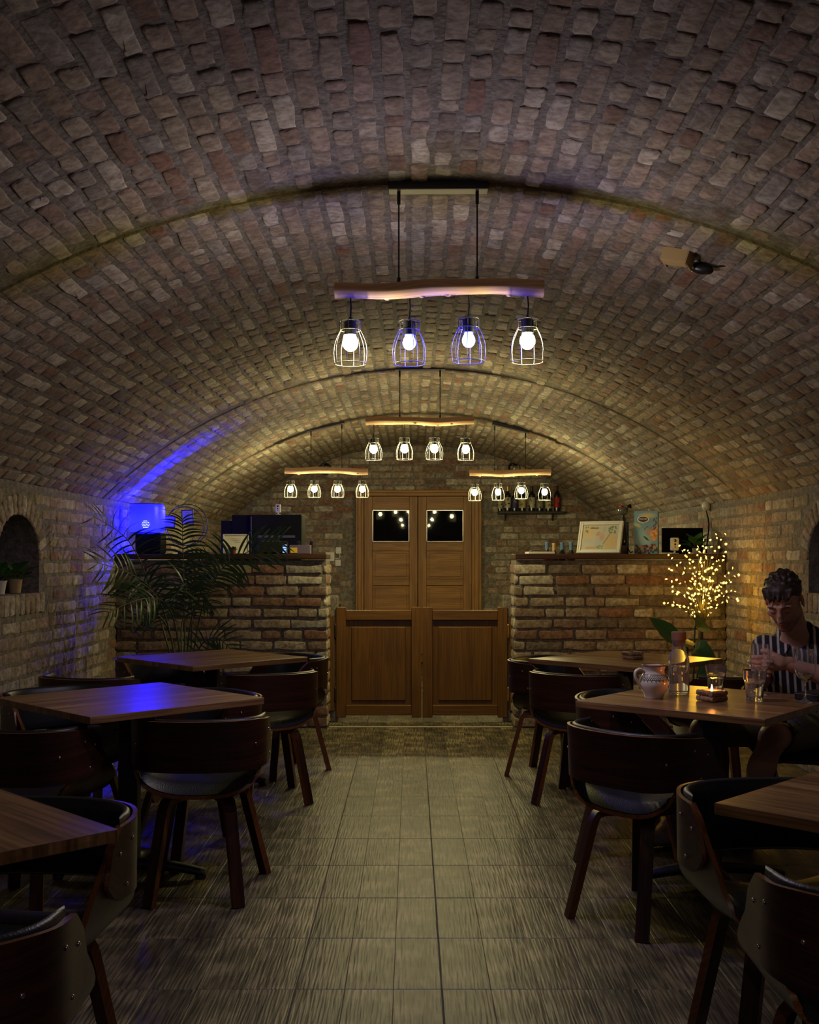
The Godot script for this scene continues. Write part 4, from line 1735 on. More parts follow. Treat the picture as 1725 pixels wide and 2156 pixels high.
# one hand: wrist, direction of the fingers, side of the forefinger, way the palm faces
func hand(f: Field, w: Vector3, d: Vector3, s: Vector3, p: Vector3, curl: float, thumb: float):
	d = d.normalized()
	s = (s - d * s.dot(d)).normalized()
	p = (p - d * p.dot(d) - s * p.dot(s)).normalized()
	f.cap(w - d * .03, w + d * .02, .027, .027, .012)
	f.cap(w + d * .015 + s * .012, w + d * .075 + s * .022, .021, .016, .012)
	f.cap(w + d * .015 - s * .008, w + d * .072 - s * .02, .021, .016, .012)
	f.cap(w + d * .02, w + d * .08, .019, .016, .012)
	var ln := [.88, 1.0, .94, .74]
	for k in 4:
		var q: float = [.031, .010, -.011, -.030][k]
		var b := w + d * (.084 - absf(q - .01) * .15) + s * q
		var ang := curl * .55
		var dir := d * cos(ang) + p * sin(ang)
		var c1: Vector3 = b + dir * .040 * ln[k]
		ang += curl
		dir = d * cos(ang) + p * sin(ang)
		var c2: Vector3 = c1 + dir * .026 * ln[k]
		ang += curl * .7
		dir = d * cos(ang) + p * sin(ang)
		var c3: Vector3 = c2 + dir * .020 * ln[k]
		f.cap(b - d * .01, c1, .0105, .0092, .004)
		f.cap(c1, c2, .0094, .0085, .003)
		f.cap(c2, c3, .0084, .0072, .003)
	var t0 := w + d * .022 + s * .026 + p * .008
	var td := (d * .7 + s * .62 + p * thumb).normalized()
	var t1 := t0 + td * .040
	var td2 := (d * .95 + s * .1 + p * thumb * 1.2).normalized()
	f.cap(w + d * .012 + s * .012, t0, .018, .016, .010)
	f.cap(t0, t1, .0145, .0115, .006)
	f.cap(t1, t1 + td2 * .030, .0112, .0088, .003)

func build_person():
	var root := w3(1.80, 0.0, 5.13)
	var skin := mat("skin", Color.WHITE, .5)
	skin.vertex_color_use_as_albedo = true
	skin.subsurf_scatter_enabled = true
	skin.subsurf_scatter_strength = .08
	var sk := Color(.42, .225, .155)
	# joints
	var pelvis := w3(1.81, .552, 5.13)
	var waist := w3(1.80, .66, 5.13)
	var chest := w3(1.785, .83, 5.07)
	var neck0 := w3(1.775, .945, 5.01)
	var neck1 := w3(1.715, 1.062, 4.935)
	var sr := w3(1.645, .900, 5.05)
	var sl := w3(1.930, .918, 4.95)
	var er := w3(1.605, .770, 5.02)
	var el := w3(1.862, .795, 4.73)
	var wr := w3(1.548, .842, 4.84)
	var wl := w3(1.612, .872, 4.735)
	var hr := w3(1.735, .54, 5.14)
	var hl := w3(1.880, .54, 5.08)
	var kr := w3(1.33, .545, 4.97)
	var kl := w3(1.585, .545, 4.785)
	var ar := w3(1.22, .10, 5.05)
	var al := w3(1.49, .10, 4.98)
	var lat := Vector3(sl - sr).normalized()
	var fwd := Vector3(-.33, -.12, .94).normalized()
	# body: skin
	var f := Field.new()
	f.cap(neck0 - Vector3(0, .04, 0), neck1, .062, .054, .03)
	f.cap(sr, sl, .055, .055, .04)
	f.cap(chest - lat * .05, waist - lat * .045, .105, .10, .05)
	f.cap(chest + lat * .05, waist + lat * .045, .105, .10, .05)
	f.cap(pelvis - lat * .05, pelvis + lat * .05, .11, .11, .05)
	for q in [[sr, er, wr], [sl, el, wl]]:
		f.cap(q[0], q[1], .050, .040, .03)
		f.cap(q[1], (q[1] as Vector3).lerp(q[2], .35), .040, .040, .02)
		f.cap((q[1] as Vector3).lerp(q[2], .3), q[2], .040, .0255, .02)
	for q in [[hr, kr, ar], [hl, kl, al]]:
		f.cap(q[0], q[1], .083, .056, .04)
		f.cap(q[1], (q[1] as Vector3).lerp(q[2], .35), .056, .054, .03)
		f.cap((q[1] as Vector3).lerp(q[2], .3), q[2], .054, .036, .03)
		var ft := Vector3(-.9, 0, .35)
		f.cap(q[2], (q[2] as Vector3) + ft * .10 + Vector3(0, -.055, 0), .036, .030, .02)
	var body := MB.new()
	body.col = sk
	f.mesh(body, .013)
	# head, in its own axes: x to the man's left, y up, z the way he looks
	var hz := Vector3(-.46, -.52, .72).normalized()
	var hx := Vector3(0, 1, 0).cross(hz).normalized()
	hx = (hx + Vector3(0, .06, 0)).normalized()
	var hy := hz.cross(hx).normalized()
	hx = hy.cross(hz)
	var hb := Basis(hx, hy, hz)
	var hc := w3(1.672, 1.135, 4.90)
	var H := func(x: float, y: float, z: float) -> Vector3: return hc + hb * Vector3(x, y, z)
	var h := Field.new()
	h.ell(H.call(0, .035, -.018), Vector3(.073, .083, .094), hb, .02)
	h.ell(H.call(0, -.02, .030), Vector3(.059, .078, .062), hb, .02)
	h.cap(H.call(.050, -.050, .005), H.call(.012, -.098, .060), .022, .019, .02)
	h.cap(H.call(-.050, -.050, .005), H.call(-.012, -.098, .060), .022, .019, .02)
	h.cap(H.call(-.008, -.100, .066), H.call(.008, -.100, .066), .016, .016, .015)
	for s in [-1.0, 1.0]:
		h.ell(H.call(s * .043, -.018, .060), Vector3(.022, .018, .020), hb, .016)
		h.cap(H.call(s * .012, .024, .090), H.call(s * .046, .020, .074), .0105, .010, .012)
		h.ell(H.call(s * .031, .003, .099), Vector3(.018, .012, .014), hb, .010, true)
		h.ell(H.call(s * .031, .001, .078), Vector3(.0145, .0125, .0125), hb, .003)
		h.cap(H.call(s * .010, -.040, .099), H.call(s * .013, -.038, .092), .0075, .008, .005)
		h.ell(H.call(s * .076, -.004, -.012), Vector3(.009, .031, .019), hb * Basis(Vector3.UP, s * .35), .005)
		h.ell(H.call(s * .083, -.002, -.008), Vector3(.006, .018, .009), hb * Basis(Vector3.UP, s * .35), .004, true)
	h.cap(H.call(0, .018, .092), H.call(0, -.012, .106), .0085, .0095, .010)
	h.cap(H.call(0, -.012, .106), H.call(0, -.036, .108), .0095, .0115, .006)
	h.ell(H.call(0, -.060, .088), Vector3(.022, .010, .010), hb, .010)
	h.cap(H.call(-.017, -.064, .088), H.call(0, -.0615, .0975), .0042, .0055, .004)
	h.cap(H.call(.017, -.064, .088), H.call(0, -.0615, .0975), .0042, .0055, .004)
	h.cap(H.call(-.013, -.0735, .088), H.call(.013, -.0735, .088), .0062, .0062, .004)
	h.cap(H.call(-.02, -.0675, .099), H.call(.02, -.0675, .099), .0022, .0022, .003, true)
	h.cap(H.call(0, -.05, -.035), neck1 - Vector3(0, .02, 0) + Vector3(.012, 0, -.02), .054, .056, .03)
	var v0 := body.v.size()
	h.mesh(body, .004)
	for i in range(v0, body.v.size()):
		var q := hb.transposed() * (body.v[i] - hc)
		var c := sk
		var beard := smoothstep(-.045, -.075, q.y) * smoothstep(.0, .03, q.z + .02) * (1.0 - smoothstep(.10, .13, -q.y))
		beard = maxf(beard, smoothstep(.012, .004, absf(q.y + .051)) * smoothstep(.08, .09, q.z) * smoothstep(.032, .022, absf(q.x)))
		c = c.lerp(Color(.11, .055, .035), beard * .55)
		var lip := smoothstep(.013, .006, absf(q.y + .068)) * smoothstep(.086, .091, q.z) * smoothstep(.024, .016, absf(q.x))
		c = c.lerp(Color(.36, .12, .10), lip * .8)
		c = c.lerp(Color(.46, .19, .14), .5 * smoothstep(.02, .0, Vector2(absf(q.x) - .04, q.y + .018).length()) * smoothstep(.04, .06, q.z))
		body.c[i] = c
	# hands
	var g := Field.new()
	hand(g, wl, Vector3(-1, -.05, .12), Vector3(0, 1, 0), Vector3(-.1, 0, -1), .72, .5)
	g.mesh(body, .0036)
	var g2 := Field.new()
	hand(g2, wr, Vector3(-.32, .10, .95), Vector3(.1, 1, .1), Vector3(1, 0, .3), .55, .45)
	g2.mesh(body, .0036)
	var o := part("person", body, skin, self)
	tag(o, "seated young man with dark curly hair, looking down, in a black and white striped shirt", "person")
	for k in body.v.size(): pass
	# the node stands at the foot of the man; the mesh keeps its place
	var sh := func(m: MB): 
		for i in m.v.size(): m.v[i] -= root
	sh.call(body)
	o.mesh = body.commit()
	o.position = root
	# shirt
	var st := img(64, 8, Color(.022, .022, .03))
	for x in 64:
		var u := x / 64.0
		var cc := Color(.09, .09, .115)
		if u > .58 and u < .90: cc = Color(.70, .67, .66)
		elif u > .52 and u < .56 or u > .92 and u < .95: cc = Color(.36, .34, .35)
		for y in 8: st.set_pixel(x, y, cc)
	var sm := tex_mat("striped_cloth", st, .85)
	sm.backlight_enabled = false
	var s := Field.new()
	s.cap(sr + Vector3(0, -.002, 0), sl + Vector3(0, -.002, 0), .068, .068, .04)
	s.cap(chest - lat * .05, waist - lat * .05, .118, .125, .05)
	s.cap(chest + lat * .05, waist + lat * .05, .118, .125, .05)
	s.cap(waist - lat * .05, pelvis - lat * .05 + Vector3(0, .03, 0), .122, .13, .04)
	s.cap(waist + lat * .05, pelvis + lat * .05 + Vector3(0, .03, 0), .122, .13, .04)
	s.cap(neck0 + Vector3(.012, .03, -.02), neck0 - Vector3(0, .05, 0), .070, .085, .03)
	s.cap(neck0 + Vector3(0, -.015, -.01), sr, .055, .05, .03)
	s.cap(neck0 + Vector3(0, -.015, -.01), sl, .055, .05, .03)
	s.cap(sr, sr.lerp(er, .86), .062, .058, .03)
	s.cap(sl, sl.lerp(el, .80), .062, .058, .03)
	# open sleeves, neck and collar
	s.cap(sr.lerp(er, .80), sr.lerp(er, 1.15), .050, .058, .006, true)
	s.cap(sl.lerp(el, .74), sl.lerp(el, 1.1), .050, .058, .006, true)
	s.cap(neck0 + Vector3(0, .12, .02), neck0 + fwd * .02 + Vector3(0, .04, 0), .068, .050, .008, true)
	s.cap(neck0 + fwd * .10 + Vector3(0, .03, 0), chest + fwd * .135 + Vector3(0, .045, 0), .028, .005, .006, true)
	s.cap(neck0 + fwd * .06 + Vector3(0, .05, 0), chest + fwd * .10 + Vector3(0, .06, 0), .032, .006, .006, true)
	var sb := MB.new()
	s.mesh(sb, .0085)
	for i in sb.v.size():
		var q := sb.v[i] - chest
		var u := q.dot(lat)
		# cloth hangs in shallow folds
		var fold := sin(q.y * 38.0 + u * 21.0) * .004 + sin(q.y * 17.0 - u * 30.0) * .004
		sb.v[i] += sb.n[i] * fold
		sb.t[i] = Vector2(u / .0315, .5)
	sh.call(sb)
	part("shirt", sb, sm, o, Transform3D.IDENTITY, "black and white vertically striped short-sleeved shirt")
	# collar wings
	var cb := MB.new()
	for sd in [-1.0, 1.0]:
		var rows := []
		var rim := MB.new()
		for i in 8:
			var u := i / 7.0
			# from the back of the neck round to the point of the collar
			var a: float = lerpf(2.6, .45, u) * sd
			var c0: Vector3 = neck0 + Vector3(.008, .062, -.01) + (lat * sin(a) + fwd * cos(a) * 1.1) * lerpf(.066, .088, u) + Vector3(0, -.055 * pow(maxf(0.0, cos(a)), 1.2), 0)
			var outd := (lat * sin(a) + fwd * cos(a)).normalized()
			var fall := lerpf(.045, .085, pow(u, 3.0))
			rows.append(PackedVector3Array([c0, c0 + outd * .016 + Vector3(0, -fall * .25, 0), c0 + outd * .036 + lat * sd * .03 * u + Vector3(0, -fall * .9, 0)]))
		cb.sheet(rows, .004, rim)
		cb.add(rim, Transform3D.IDENTITY)
	for i in cb.v.size(): cb.t[i] = Vector2((cb.v[i] - chest).dot(lat) / .0315, .5)
	sh.call(cb)
	part("collar", cb, sm, o)
	# shorts
	var p := Field.new()
	p.cap(pelvis - lat * .05, pelvis + lat * .05, .125, .125, .05)
	p.cap(hr, hr.lerp(kr, .80), .100, .082, .04)
	p.cap(hl, hl.lerp(kl, .80), .100, .082, .04)
	p.cap(hr.lerp(kr, .74), kr, .066, .070, .006, true)
	p.cap(hl.lerp(kl, .74), kl, .066, .070, .006, true)
	var pb := MB.new()
	p.mesh(pb, .012)
	sh.call(pb)
	part("shorts", pb, mat("olive_cloth", Color(.11, .10, .07), .9), o)
	# shoes
	for q in [[ar, "white trainer"], [al, "white trainer"]]:
		var e := Field.new()
		var a0: Vector3 = q[0]
		var ft := Vector3(-.9, 0, .35).normalized()
		var heel := Vector3(a0.x, .045, a0.z) - ft * .035
		var toe := Vector3(a0.x, .042, a0.z) + ft * .19
		e.cap(heel, toe, .040, .036, .03)
		e.cap(heel + Vector3(0, .03, 0), a0 + ft * .02 + Vector3(0, -.01, 0), .042, .044, .03)
		e.cap(a0 + Vector3(0, .03, 0), a0 + Vector3(0, .09, 0), .034, .05, .005, true)
		var eb := MB.new()
		e.mesh(eb, .009)
		for i in eb.v.size():
			if eb.v[i].y < .006: eb.v[i].y = .001
		sh.call(eb)
		part("shoe", eb, mat("shoe_white", Color(.42, .40, .42), .7) if not M.has("shoe_white") else M["shoe_white"], o)
	# hair: short at the sides, curls on top that fall over the forehead
	rng.seed = 31
	var hf := Field.new()
	hf.ell(H.call(0, .045, -.026), Vector3(.077, .080, .094), hb, .012)
	hf.ell(H.call(0, .088, .010), Vector3(.064, .042, .078), hb, .02)
	for k in 120:
		var th := rng.randf_range(-1.5, 1.5)
		var ph := rng.randf_range(.35, 1.5)
		var dir := Vector3(sin(th) * cos(ph), sin(ph), cos(th) * cos(ph) * (1.0 if k % 2 else -1.0))
		if dir.z > 0: dir.y = maxf(dir.y, .62)
		dir = dir.normalized()
		var c: Vector3 = H.call(dir.x * .070, .052 + dir.y * .078, -.010 + dir.z * .090)
		var t := (hb * Vector3(rng.randf_range(-1, 1), rng.randf_range(-.5, .5), rng.randf_range(-.4, 1))).normalized()
		hf.cap(c - t * .010, c + t * .014, .0105, .006, .005)
	for k in 15:      # fringe
		var x := lerpf(-.056, .056, k / 14.0) + rng.randf_range(-.004, .004)
		var c: Vector3 = H.call(x, .088 + rng.randf_range(-.006, .008), .078 - absf(x) * .35)
		hf.cap(c, c + hb * Vector3(rng.randf_range(-.008, .008), rng.randf_range(-.034, -.018), rng.randf_range(.018, .034)), .0115, .004, .005)
	# cut out the face and the ears
	hf.ell(H.call(0, -.030, .085), Vector3(.072, .085, .075), hb, .008, true)
	for sd in [-1.0, 1.0]:
		hf.ell(H.call(sd * .085, -.012, .002), Vector3(.030, .040, .030), hb, .006, true)
	hf.ell(H.call(0, -.110, -.03), Vector3(.11, .07, .12), hb, .01, true)
	var hm := MB.new()
	hf.mesh(hm, .0042)
	sh.call(hm)
	part("hair", hm, mat("hair", Color(.022, .012, .008), .55), o)
	# brows, lashes
	for sd in [-1.0, 1.0]:
		var bb := MB.new()
		bb.tube([H.call(sd * .012, .024, .1005), H.call(sd * .028, .0275, .0955), H.call(sd * .047, .021, .083)], [.0030, .0040, .0020], 6)
		sh.call(bb)
		part("eyebrow", bb, M["hair"], o)
		var lb := MB.new()
		lb.tube([H.call(sd * .019, -.006, .0865), H.call(sd * .031, -.0085, .0905), H.call(sd * .043, -.006, .0850)], [.0012, .0017, .0012], 6)
		sh.call(lb)
		part("eyelashes", lb, M["hair"], o)
	# jewellery
	var eb := MB.new()
	eb.ball(H.call(.080, -.036, -.008), Vector3(.0035, .0035, .0035), 8, 6)
	sh.call(eb)
	part("earring", eb, M["steel"], o)
	var nk := MB.new()
	var loop := []
	for k in 17:
		var a := lerpf(-2.2, 2.2, k / 16.0)
		loop.append(neck0 + Vector3(-.002, .012, .0) + (lat * sin(a) * .064 + fwd * cos(a) * .074) + Vector3(0, -.030 * pow(maxf(0.0, cos(a)), 2.0), 0))
	nk.tube(loop, .0016, 6)
	sh.call(nk)
	part("necklace", nk, M["steel"], o)
	var rg := MB.new()
	var rc := wl + Vector3(-.105, .0, .012)
	var rrow := []
	for k in 17:
		var a := TAU * k / 16
		var u := Vector3(0, cos(a), sin(a))
		rrow.append(rg.ring(rc + u * .0105, u, Vector3.RIGHT, .0016, 6))
	rg.grid(rrow, true)
	sh.call(rg)
	part("ring", rg, M["steel"], o)

# ------------------------------------------------------------------ small things
func img(w: int, h: int, bg: Color) -> Image:
	var im := Image.create(w, h, false, Image.FORMAT_RGB8)
	im.fill(bg)
	return im

func blot(im: Image, cx: float, cy: float, rx: float, ry: float, col: Color, soft := .3, ang := 0.0):
	var ca := cos(ang)
	var sa := sin(ang)
	var m := maxf(rx, ry)
	for y in range(maxi(0, int(cy - m)), mini(im.get_height(), int(cy + m) + 1)):
		for x in range(maxi(0, int(cx - m)), mini(im.get_width(), int(cx + m) + 1)):
			var dx := x - cx
			var dy := y - cy
			var q := pow((dx * ca + dy * sa) / rx, 2) + pow((-dx * sa + dy * ca) / ry, 2)
			if q < 1.0:
				im.set_pixel(x, y, im.get_pixel(x, y).lerp(col, clampf((1.0 - q) / soft, 0, 1)))

func brighten(im: Image, k: float):
	for y in im.get_height():
		for x in im.get_width():
			var c := im.get_pixel(x, y)
			im.set_pixel(x, y, Color(minf(1, c.r * k), minf(1, c.g * k), minf(1, c.b * k)))

func pale(im: Image, to: Color, k: float):
	for y in im.get_height():
		for x in im.get_width():
			im.set_pixel(x, y, im.get_pixel(x, y).lerp(to, k))

func tex_mat(name_: String, im: Image, rough := .6) -> StandardMaterial3D:
	var m := mat(name_, Color.WHITE, rough)
	im.generate_mipmaps()
	m.albedo_texture = ImageTexture.create_from_image(im)
	return m

func text_mesh(s: String, size: float, deep := .002) -> TextMesh:
	var t := TextMesh.new()
	var f := SystemFont.new()
	f.font_names = PackedStringArray(["Droid Serif"])
	f.font_weight = 700
	t.font = f
	t.text = s
	t.font_size = 32
	t.pixel_size = size / 32.0
	t.depth = deep
	t.curve_step = 2.0
	return t

func card(w: float, h: float) -> MB:      # a picture in the xy plane with unit coordinates
	var b := MB.new()
	b.quad(Vector3(-w / 2, -h / 2, 0), Vector3(w / 2, -h / 2, 0), Vector3(w / 2, h / 2, 0), Vector3(-w / 2, h / 2, 0))
	return b

func frame_of(w: float, h: float, t: float, dep: float) -> MB:
	var b := MB.new()
	for s in [-1.0, 1.0]:
		b.box(Vector3(s * (w - t) / 2, 0, 0), Vector3(t, h, dep), .003)
		b.box(Vector3(0, s * (h - t) / 2, 0), Vector3(w - 2 * t, t, dep), .003)
		b.box(Vector3(s * (w / 2 - t * .28), 0, dep * .4), Vector3(t * .4, h * .99, dep * .5), .002)
		b.box(Vector3(0, s * (h / 2 - t * .28), dep * .4), Vector3(w - t * .9, t * .4, dep * .5), .002)
	return b

const LT := 1.3595      # top of the ledges

func build_ledge_left():
	var d := 8.74
	# blue lamp
	var lx := (310.0 - 867.0) * d / F
	var o := thing("table_lamp", "table lamp with a perforated round metal shade glowing bright blue on the left ledge", "lamp", Vector3(lx, LT, -d))
	var b := MB.new()
	b.box(Vector3(.03, .083, 0), Vector3(.205, .166, .20), .012)
	part("base", b, M["black_matte"], o)
	var im := Image.create(128, 64, false, Image.FORMAT_RGBA8)
	for y in 64:
		for x in 128:
			var cx := fmod(x + (4.0 if int(y / 8) % 2 else 0.0), 8.0) - 3.5
			var cy := fmod(y, 8.0) - 3.5
			im.set_pixel(x, y, Color(.55, .55, .6, 0.0 if cx * cx + cy * cy < 2.3 else 1.0))
	var sm := mat("perforated", Color(.5, .5, .55), .35, .6)
	sm.albedo_texture = ImageTexture.create_from_image(im)
	sm.transparency = BaseMaterial3D.TRANSPARENCY_ALPHA_SCISSOR
	sm.alpha_scissor_threshold = .5
	sm.uv1_scale = Vector3(5, 3.2, 1)
	sm.backlight_enabled = true
	sm.backlight = Color(1, 1, 1)
	var sh := MB.new()
	sh.lathe([Vector2(.125, .168), Vector2(.14, .20), Vector2(.142, .28), Vector2(.14, .37), Vector2(.128, .398)], 40, Transform3D.IDENTITY, 0.0, true)
	part("shade", sh, sm, o)
	var rm := MB.new()
	for q in [[.125, .168], [.128, .398]]:
		var rows := []
		for k in 33:
			var a := TAU * k / 32
			var u := Vector3(cos(a), 0, sin(a))
			rows.append(rm.ring(u * q[0] + Vector3(0, q[1], 0), u, Vector3.UP, .004, 6))
		rm.grid(rows, true)
	part("shade_rim", rm, M["black_metal"], o)
	# lid of the shade: two halves with a slit between them that lets a blade of light out
	var ld := MB.new()
	for s in [-1.0, 1.0]:
		var pl := PackedVector2Array()
		for k in 13:
			var a := lerpf(.50, PI - .50, k / 12.0)
			pl.append(Vector2(cos(a) * .129, sin(a) * .129 * s))
		ld.prism(pl, -.002, .002, Transform3D(Basis(Vector3.RIGHT, -PI / 2), Vector3(0, .398, 0)))
	part("lid", ld, M["black_metal"], o)
	var bu := MB.new()
	bu.ball(Vector3(-.012, .235, .0), Vector3(.033, .033, .033), 16, 10)
	part("bulb", bu, M["bulb_white"], o)
	omni(Vector3(-.012, .235, .0), blue, E_SHADE, .03, o)
	# hoop with two little pictures
	var h := thing("wire_hoop", "double black wire hoop with two small clipped pictures behind the palm, on the left ledge", "ornament", pt(394, 1105, d + .14))
	var hb := MB.new()
	for q in [[0.0, 0.0, .168], [-.025, -.01, .158]]:
		var rows := []
		for k in 41:
			var a := TAU * k / 40
			var u := Vector3(cos(a), sin(a), 0)
			rows.append(hb.ring(u * q[2] + Vector3(q[0], q[1], q[0]), u, Vector3.BACK, .0032, 6))
		hb.grid(rows, true)
	hb.tube([Vector3(-.16, .035, 0), Vector3(.16, .03, 0)], .0022, 6)
	hb.tube([Vector3(.0, -.165, 0), Vector3(.0, LT - h.position.y + .01, 0)], .003, 6)
	hb.box(Vector3(0, LT - h.position.y + .006, 0), Vector3(.14, .010, .07), .003)
	part("hoop", hb, M["black_metal"], h)
	for q in [[355, 1098, .11, .092, -.06], [395, 1089, .098, .12, .05]]:
		var at := pt(q[0], q[1], d + .11) - h.position
		var xf := turned(Vector3.BACK, q[4], at)
		var fo := part("picture_frame", frame_of(q[2], q[3], .006, .008), M["black_metal"], h, xf)
		var im2 := img(48, 48, Color(.66, .64, .56))
		for k in 7: blot(im2, 24, 8 + k * 5.0, 18, 1.2, Color(.45, .43, .38), .8)
		part("picture", card(q[2] - .008, q[3] - .008), tex_mat("small_print", im2), fo, Transform3D(Basis(), Vector3(0, 0, .001)))
	# framed certificate
	var im3 := img(96, 72, Color(.86, .85, .78))
	for k in 3: blot(im3, 40 + k * 6, 14 + k * 7.0, 30 - k * 6, 1.2, Color(.45, .45, .42), .6)
	var ce := thing("certificate", "white framed certificate leaning on the left ledge, in front of the black cabinets", "picture frame", pt(497, 1150, d - .12), .25)
	ce.rotation.x = -.12
	ce.position.y = LT + .078
	part("frame", frame_of(.205, .155, .012, .014), M["white_paint"], ce)
	part("sheet", card(.185, .135), tex_mat("certificate_print", im3), ce)
	# succulent
	var su := pt(492, 1165, d - .15)
	leafy("succulent", "tiny succulent in a dark red pot before the certificate", Vector3(su.x, LT, su.z), .022, .03, mat("red_glaze", Color(.28, .05, .03), .3), 12, .035, M["leaf_bright"], .9)
	# black boxes and the glass-fronted cooler on the counter behind the bar
	var ct := MB.new()
	ct.box(Vector3(-1.45, .455, -9.75), Vector3(1.6, .91, .55), .006)
	solo("back_counter", ct, M["black_matte"], "dark counter behind the left bar wall that carries the cooler", "counter")
	var dc := 9.62
	var cx := (581.0 - 867.0) * dc / F
	var co := thing("drinks_cooler", "black glass-fronted drinks cooler with one lit shelf behind the left bar, lamps mirrored in it", "cooler", Vector3(cx, .91, -dc - .16))
	var cb := MB.new()
	cb.box(Vector3(0, .40, -.02), Vector3(.452, .80, .34), .006)
	part("body", cb, M["black_matte"], co)
	var cd := MB.new()
	cd.box(Vector3(0, .40, .158), Vector3(.45, .798, .012), .003)
	part("door", cd, M["gloss_black"], co)
	var cs := MB.new()
	cs.box(Vector3(0, .605, .166), Vector3(.34, .022, .006), .002)
	part("shelf_edge", cs, mat("shelf_grey", Color(.10, .10, .085), .5), co)
	var hd := MB.new()
	hd.tube([Vector3(-.215, .2, .178), Vector3(-.215, .78, .178)], .004, 6)
	part("handle", hd, mat("dull_steel", Color(.2, .19, .17), .5, .8), co)
	for q in [[487, 527, 1084, .26, "black cabinet standing left against the drinks cooler"], [464, 487, 1096, .24, "dark box at the left end behind the left bar, half behind the certificate"]]:
		var w: float = (q[1] - q[0]) * dc / F
		var top: float = EYE + (1174.0 - q[2]) * dc / F - .91
		var kb := MB.new()
		kb.box(Vector3(0, top / 2, 0), Vector3(w, top, q[3]), .004)
		solo("black_cabinet", kb, M["black_matte"], q[4], "cabinet", Transform3D(Basis(), Vector3(((q[0] + q[1]) * .5 - 867.0) * dc / F, .91, -dc - .16)))
	camera_box("white box camera with three dark lenses on top of the drinks cooler", Vector3((584.0 - 867.0) * dc / F, 1.7105, -dc - .06), .72, -.15)
	# till and box
	var ti := thing("card_reader", "black till screen with a strip of blue light on the left ledge", "till", Vector3((576.0 - 867.0) * d / F, LT, -d + .02), 0.0)
	var tb := MB.new()
	tb.box(Vector3(0, .05, 0), Vector3(.23, .095, .05), .006, Basis(Vector3.RIGHT, -.25))
	part("body", tb, M["gloss_black"], ti)
	var tl := MB.new()
	for k in 4: tl.box(Vector3(.095, .014 + k * .018, .036 - k * .0045), Vector3(.03, .012, .004), .001, Basis(Vector3.RIGHT, -.25))
	part("light_strip", tl, M["screen_blue"], ti)
	var bx := thing("cash_box", "purple grey box with a yellow card on its front, right end of the left ledge", "box", Vector3((633.0 - 867.0) * d / F, LT, -d))
	var bb := MB.new()
	bb.box(Vector3(0, .035, 0), Vector3(.165, .07, .12), .004)
	part("body", bb, mat("purple_grey", Color(.13, .10, .17), .5), bx)
	var yc := MB.new()
	yc.box(Vector3(-.048, .028, .062), Vector3(.055, .042, .003), .001)
	part("card", yc, mat("yellow_card", Color(.75, .50, .04), .6), bx)
	for k in 2:
		var tp := MB.new()
		tp.lathe([Vector2(0, 0), Vector2(.008, 0), Vector2(.008, 0), Vector2(.009, .05), Vector2(.014, .065), Vector2(.015, .095), Vector2(.010, .105), Vector2(0, .107)], 12)
		solo("tap_handle", tp, M["gloss_black"], "black tap handle standing up %s the purple grey box" % ("behind the middle of" if k == 0 else "past the right end of"), "tap handle", Transform3D(Basis(), Vector3(((629.0 if k == 0 else 656.0) - 867.0) * (d + .12) / F, LT, -d - .12)))

func camera_box(label: String, at: Vector3, sc: float, yaw: float):
	var o := thing("box_camera", label, "camera", at, yaw)
	var b := MB.new()
	b.box(Vector3(0, .076, 0), Vector3(.068, .105, .03) , .010)
	b.box(Vector3(0, .016, 0), Vector3(.014, .032, .014), .003)
	b.box(Vector3(0, .003, 0), Vector3(.055, .006, .05), .002)
	part("body", b, M["white_plastic"], o)
	for q in [[.104, .011], [.075, .0075], [.054, .005]]:
		var l := MB.new()
		l.lathe([Vector2(0, .003), Vector2(q[1], .003), Vector2(q[1], .003), Vector2(q[1], 0)], 14, turned(Vector3.RIGHT, PI / 2, Vector3(0, q[0], .0145)))
		part("lens", l, M["gloss_black"], o)
	o.scale = Vector3.ONE * sc

func bottle_mesh(h: float, r: float, shoulder := .62) -> MB:
	var b := MB.new()
	b.lathe([Vector2(0, .004), Vector2(r * .8, 0), Vector2(r, .006), Vector2(r, h * shoulder), Vector2(r * .85, h * (shoulder + .06)), Vector2(r * .45, h * (shoulder + .15)), Vector2(.0145, h * (shoulder + .21)), Vector2(.0135, h * .97), Vector2(.0155, h * .975), Vector2(.0155, h), Vector2(0, h)], 16)
	return b

func wine_bottle(label: String, at: Vector3, h: float, r: float, glass: Material, lab: Material, cap: Material, lh := .3, group := ""):
	var o := thing("wine_bottle", label, "bottle", at, 0.0, group)
	part("glass", bottle_mesh(h, r), glass, o)
	if lab:
		var l := MB.new()
		var rows := []
		for i in 2:
			var row := PackedVector3Array()
			for k in 13:
				var a := PI * k / 12.0
				row.append(Vector3(-cos(a) * (r + .0008), h * (.14 + lh * 1.15 * i), sin(a) * (r + .0008)))
			rows.append(row)
		l.grid(rows, false, true, false, true)
		part("label", l, lab, o)
	if cap:
		var c := MB.new()
		c.lathe([Vector2(.0165, h * .80), Vector2(.0158, h * .96), Vector2(.017, h * .975), Vector2(.017, h * 1.003), Vector2(0, h * 1.003)], 14)
		part("capsule", c, cap, o)

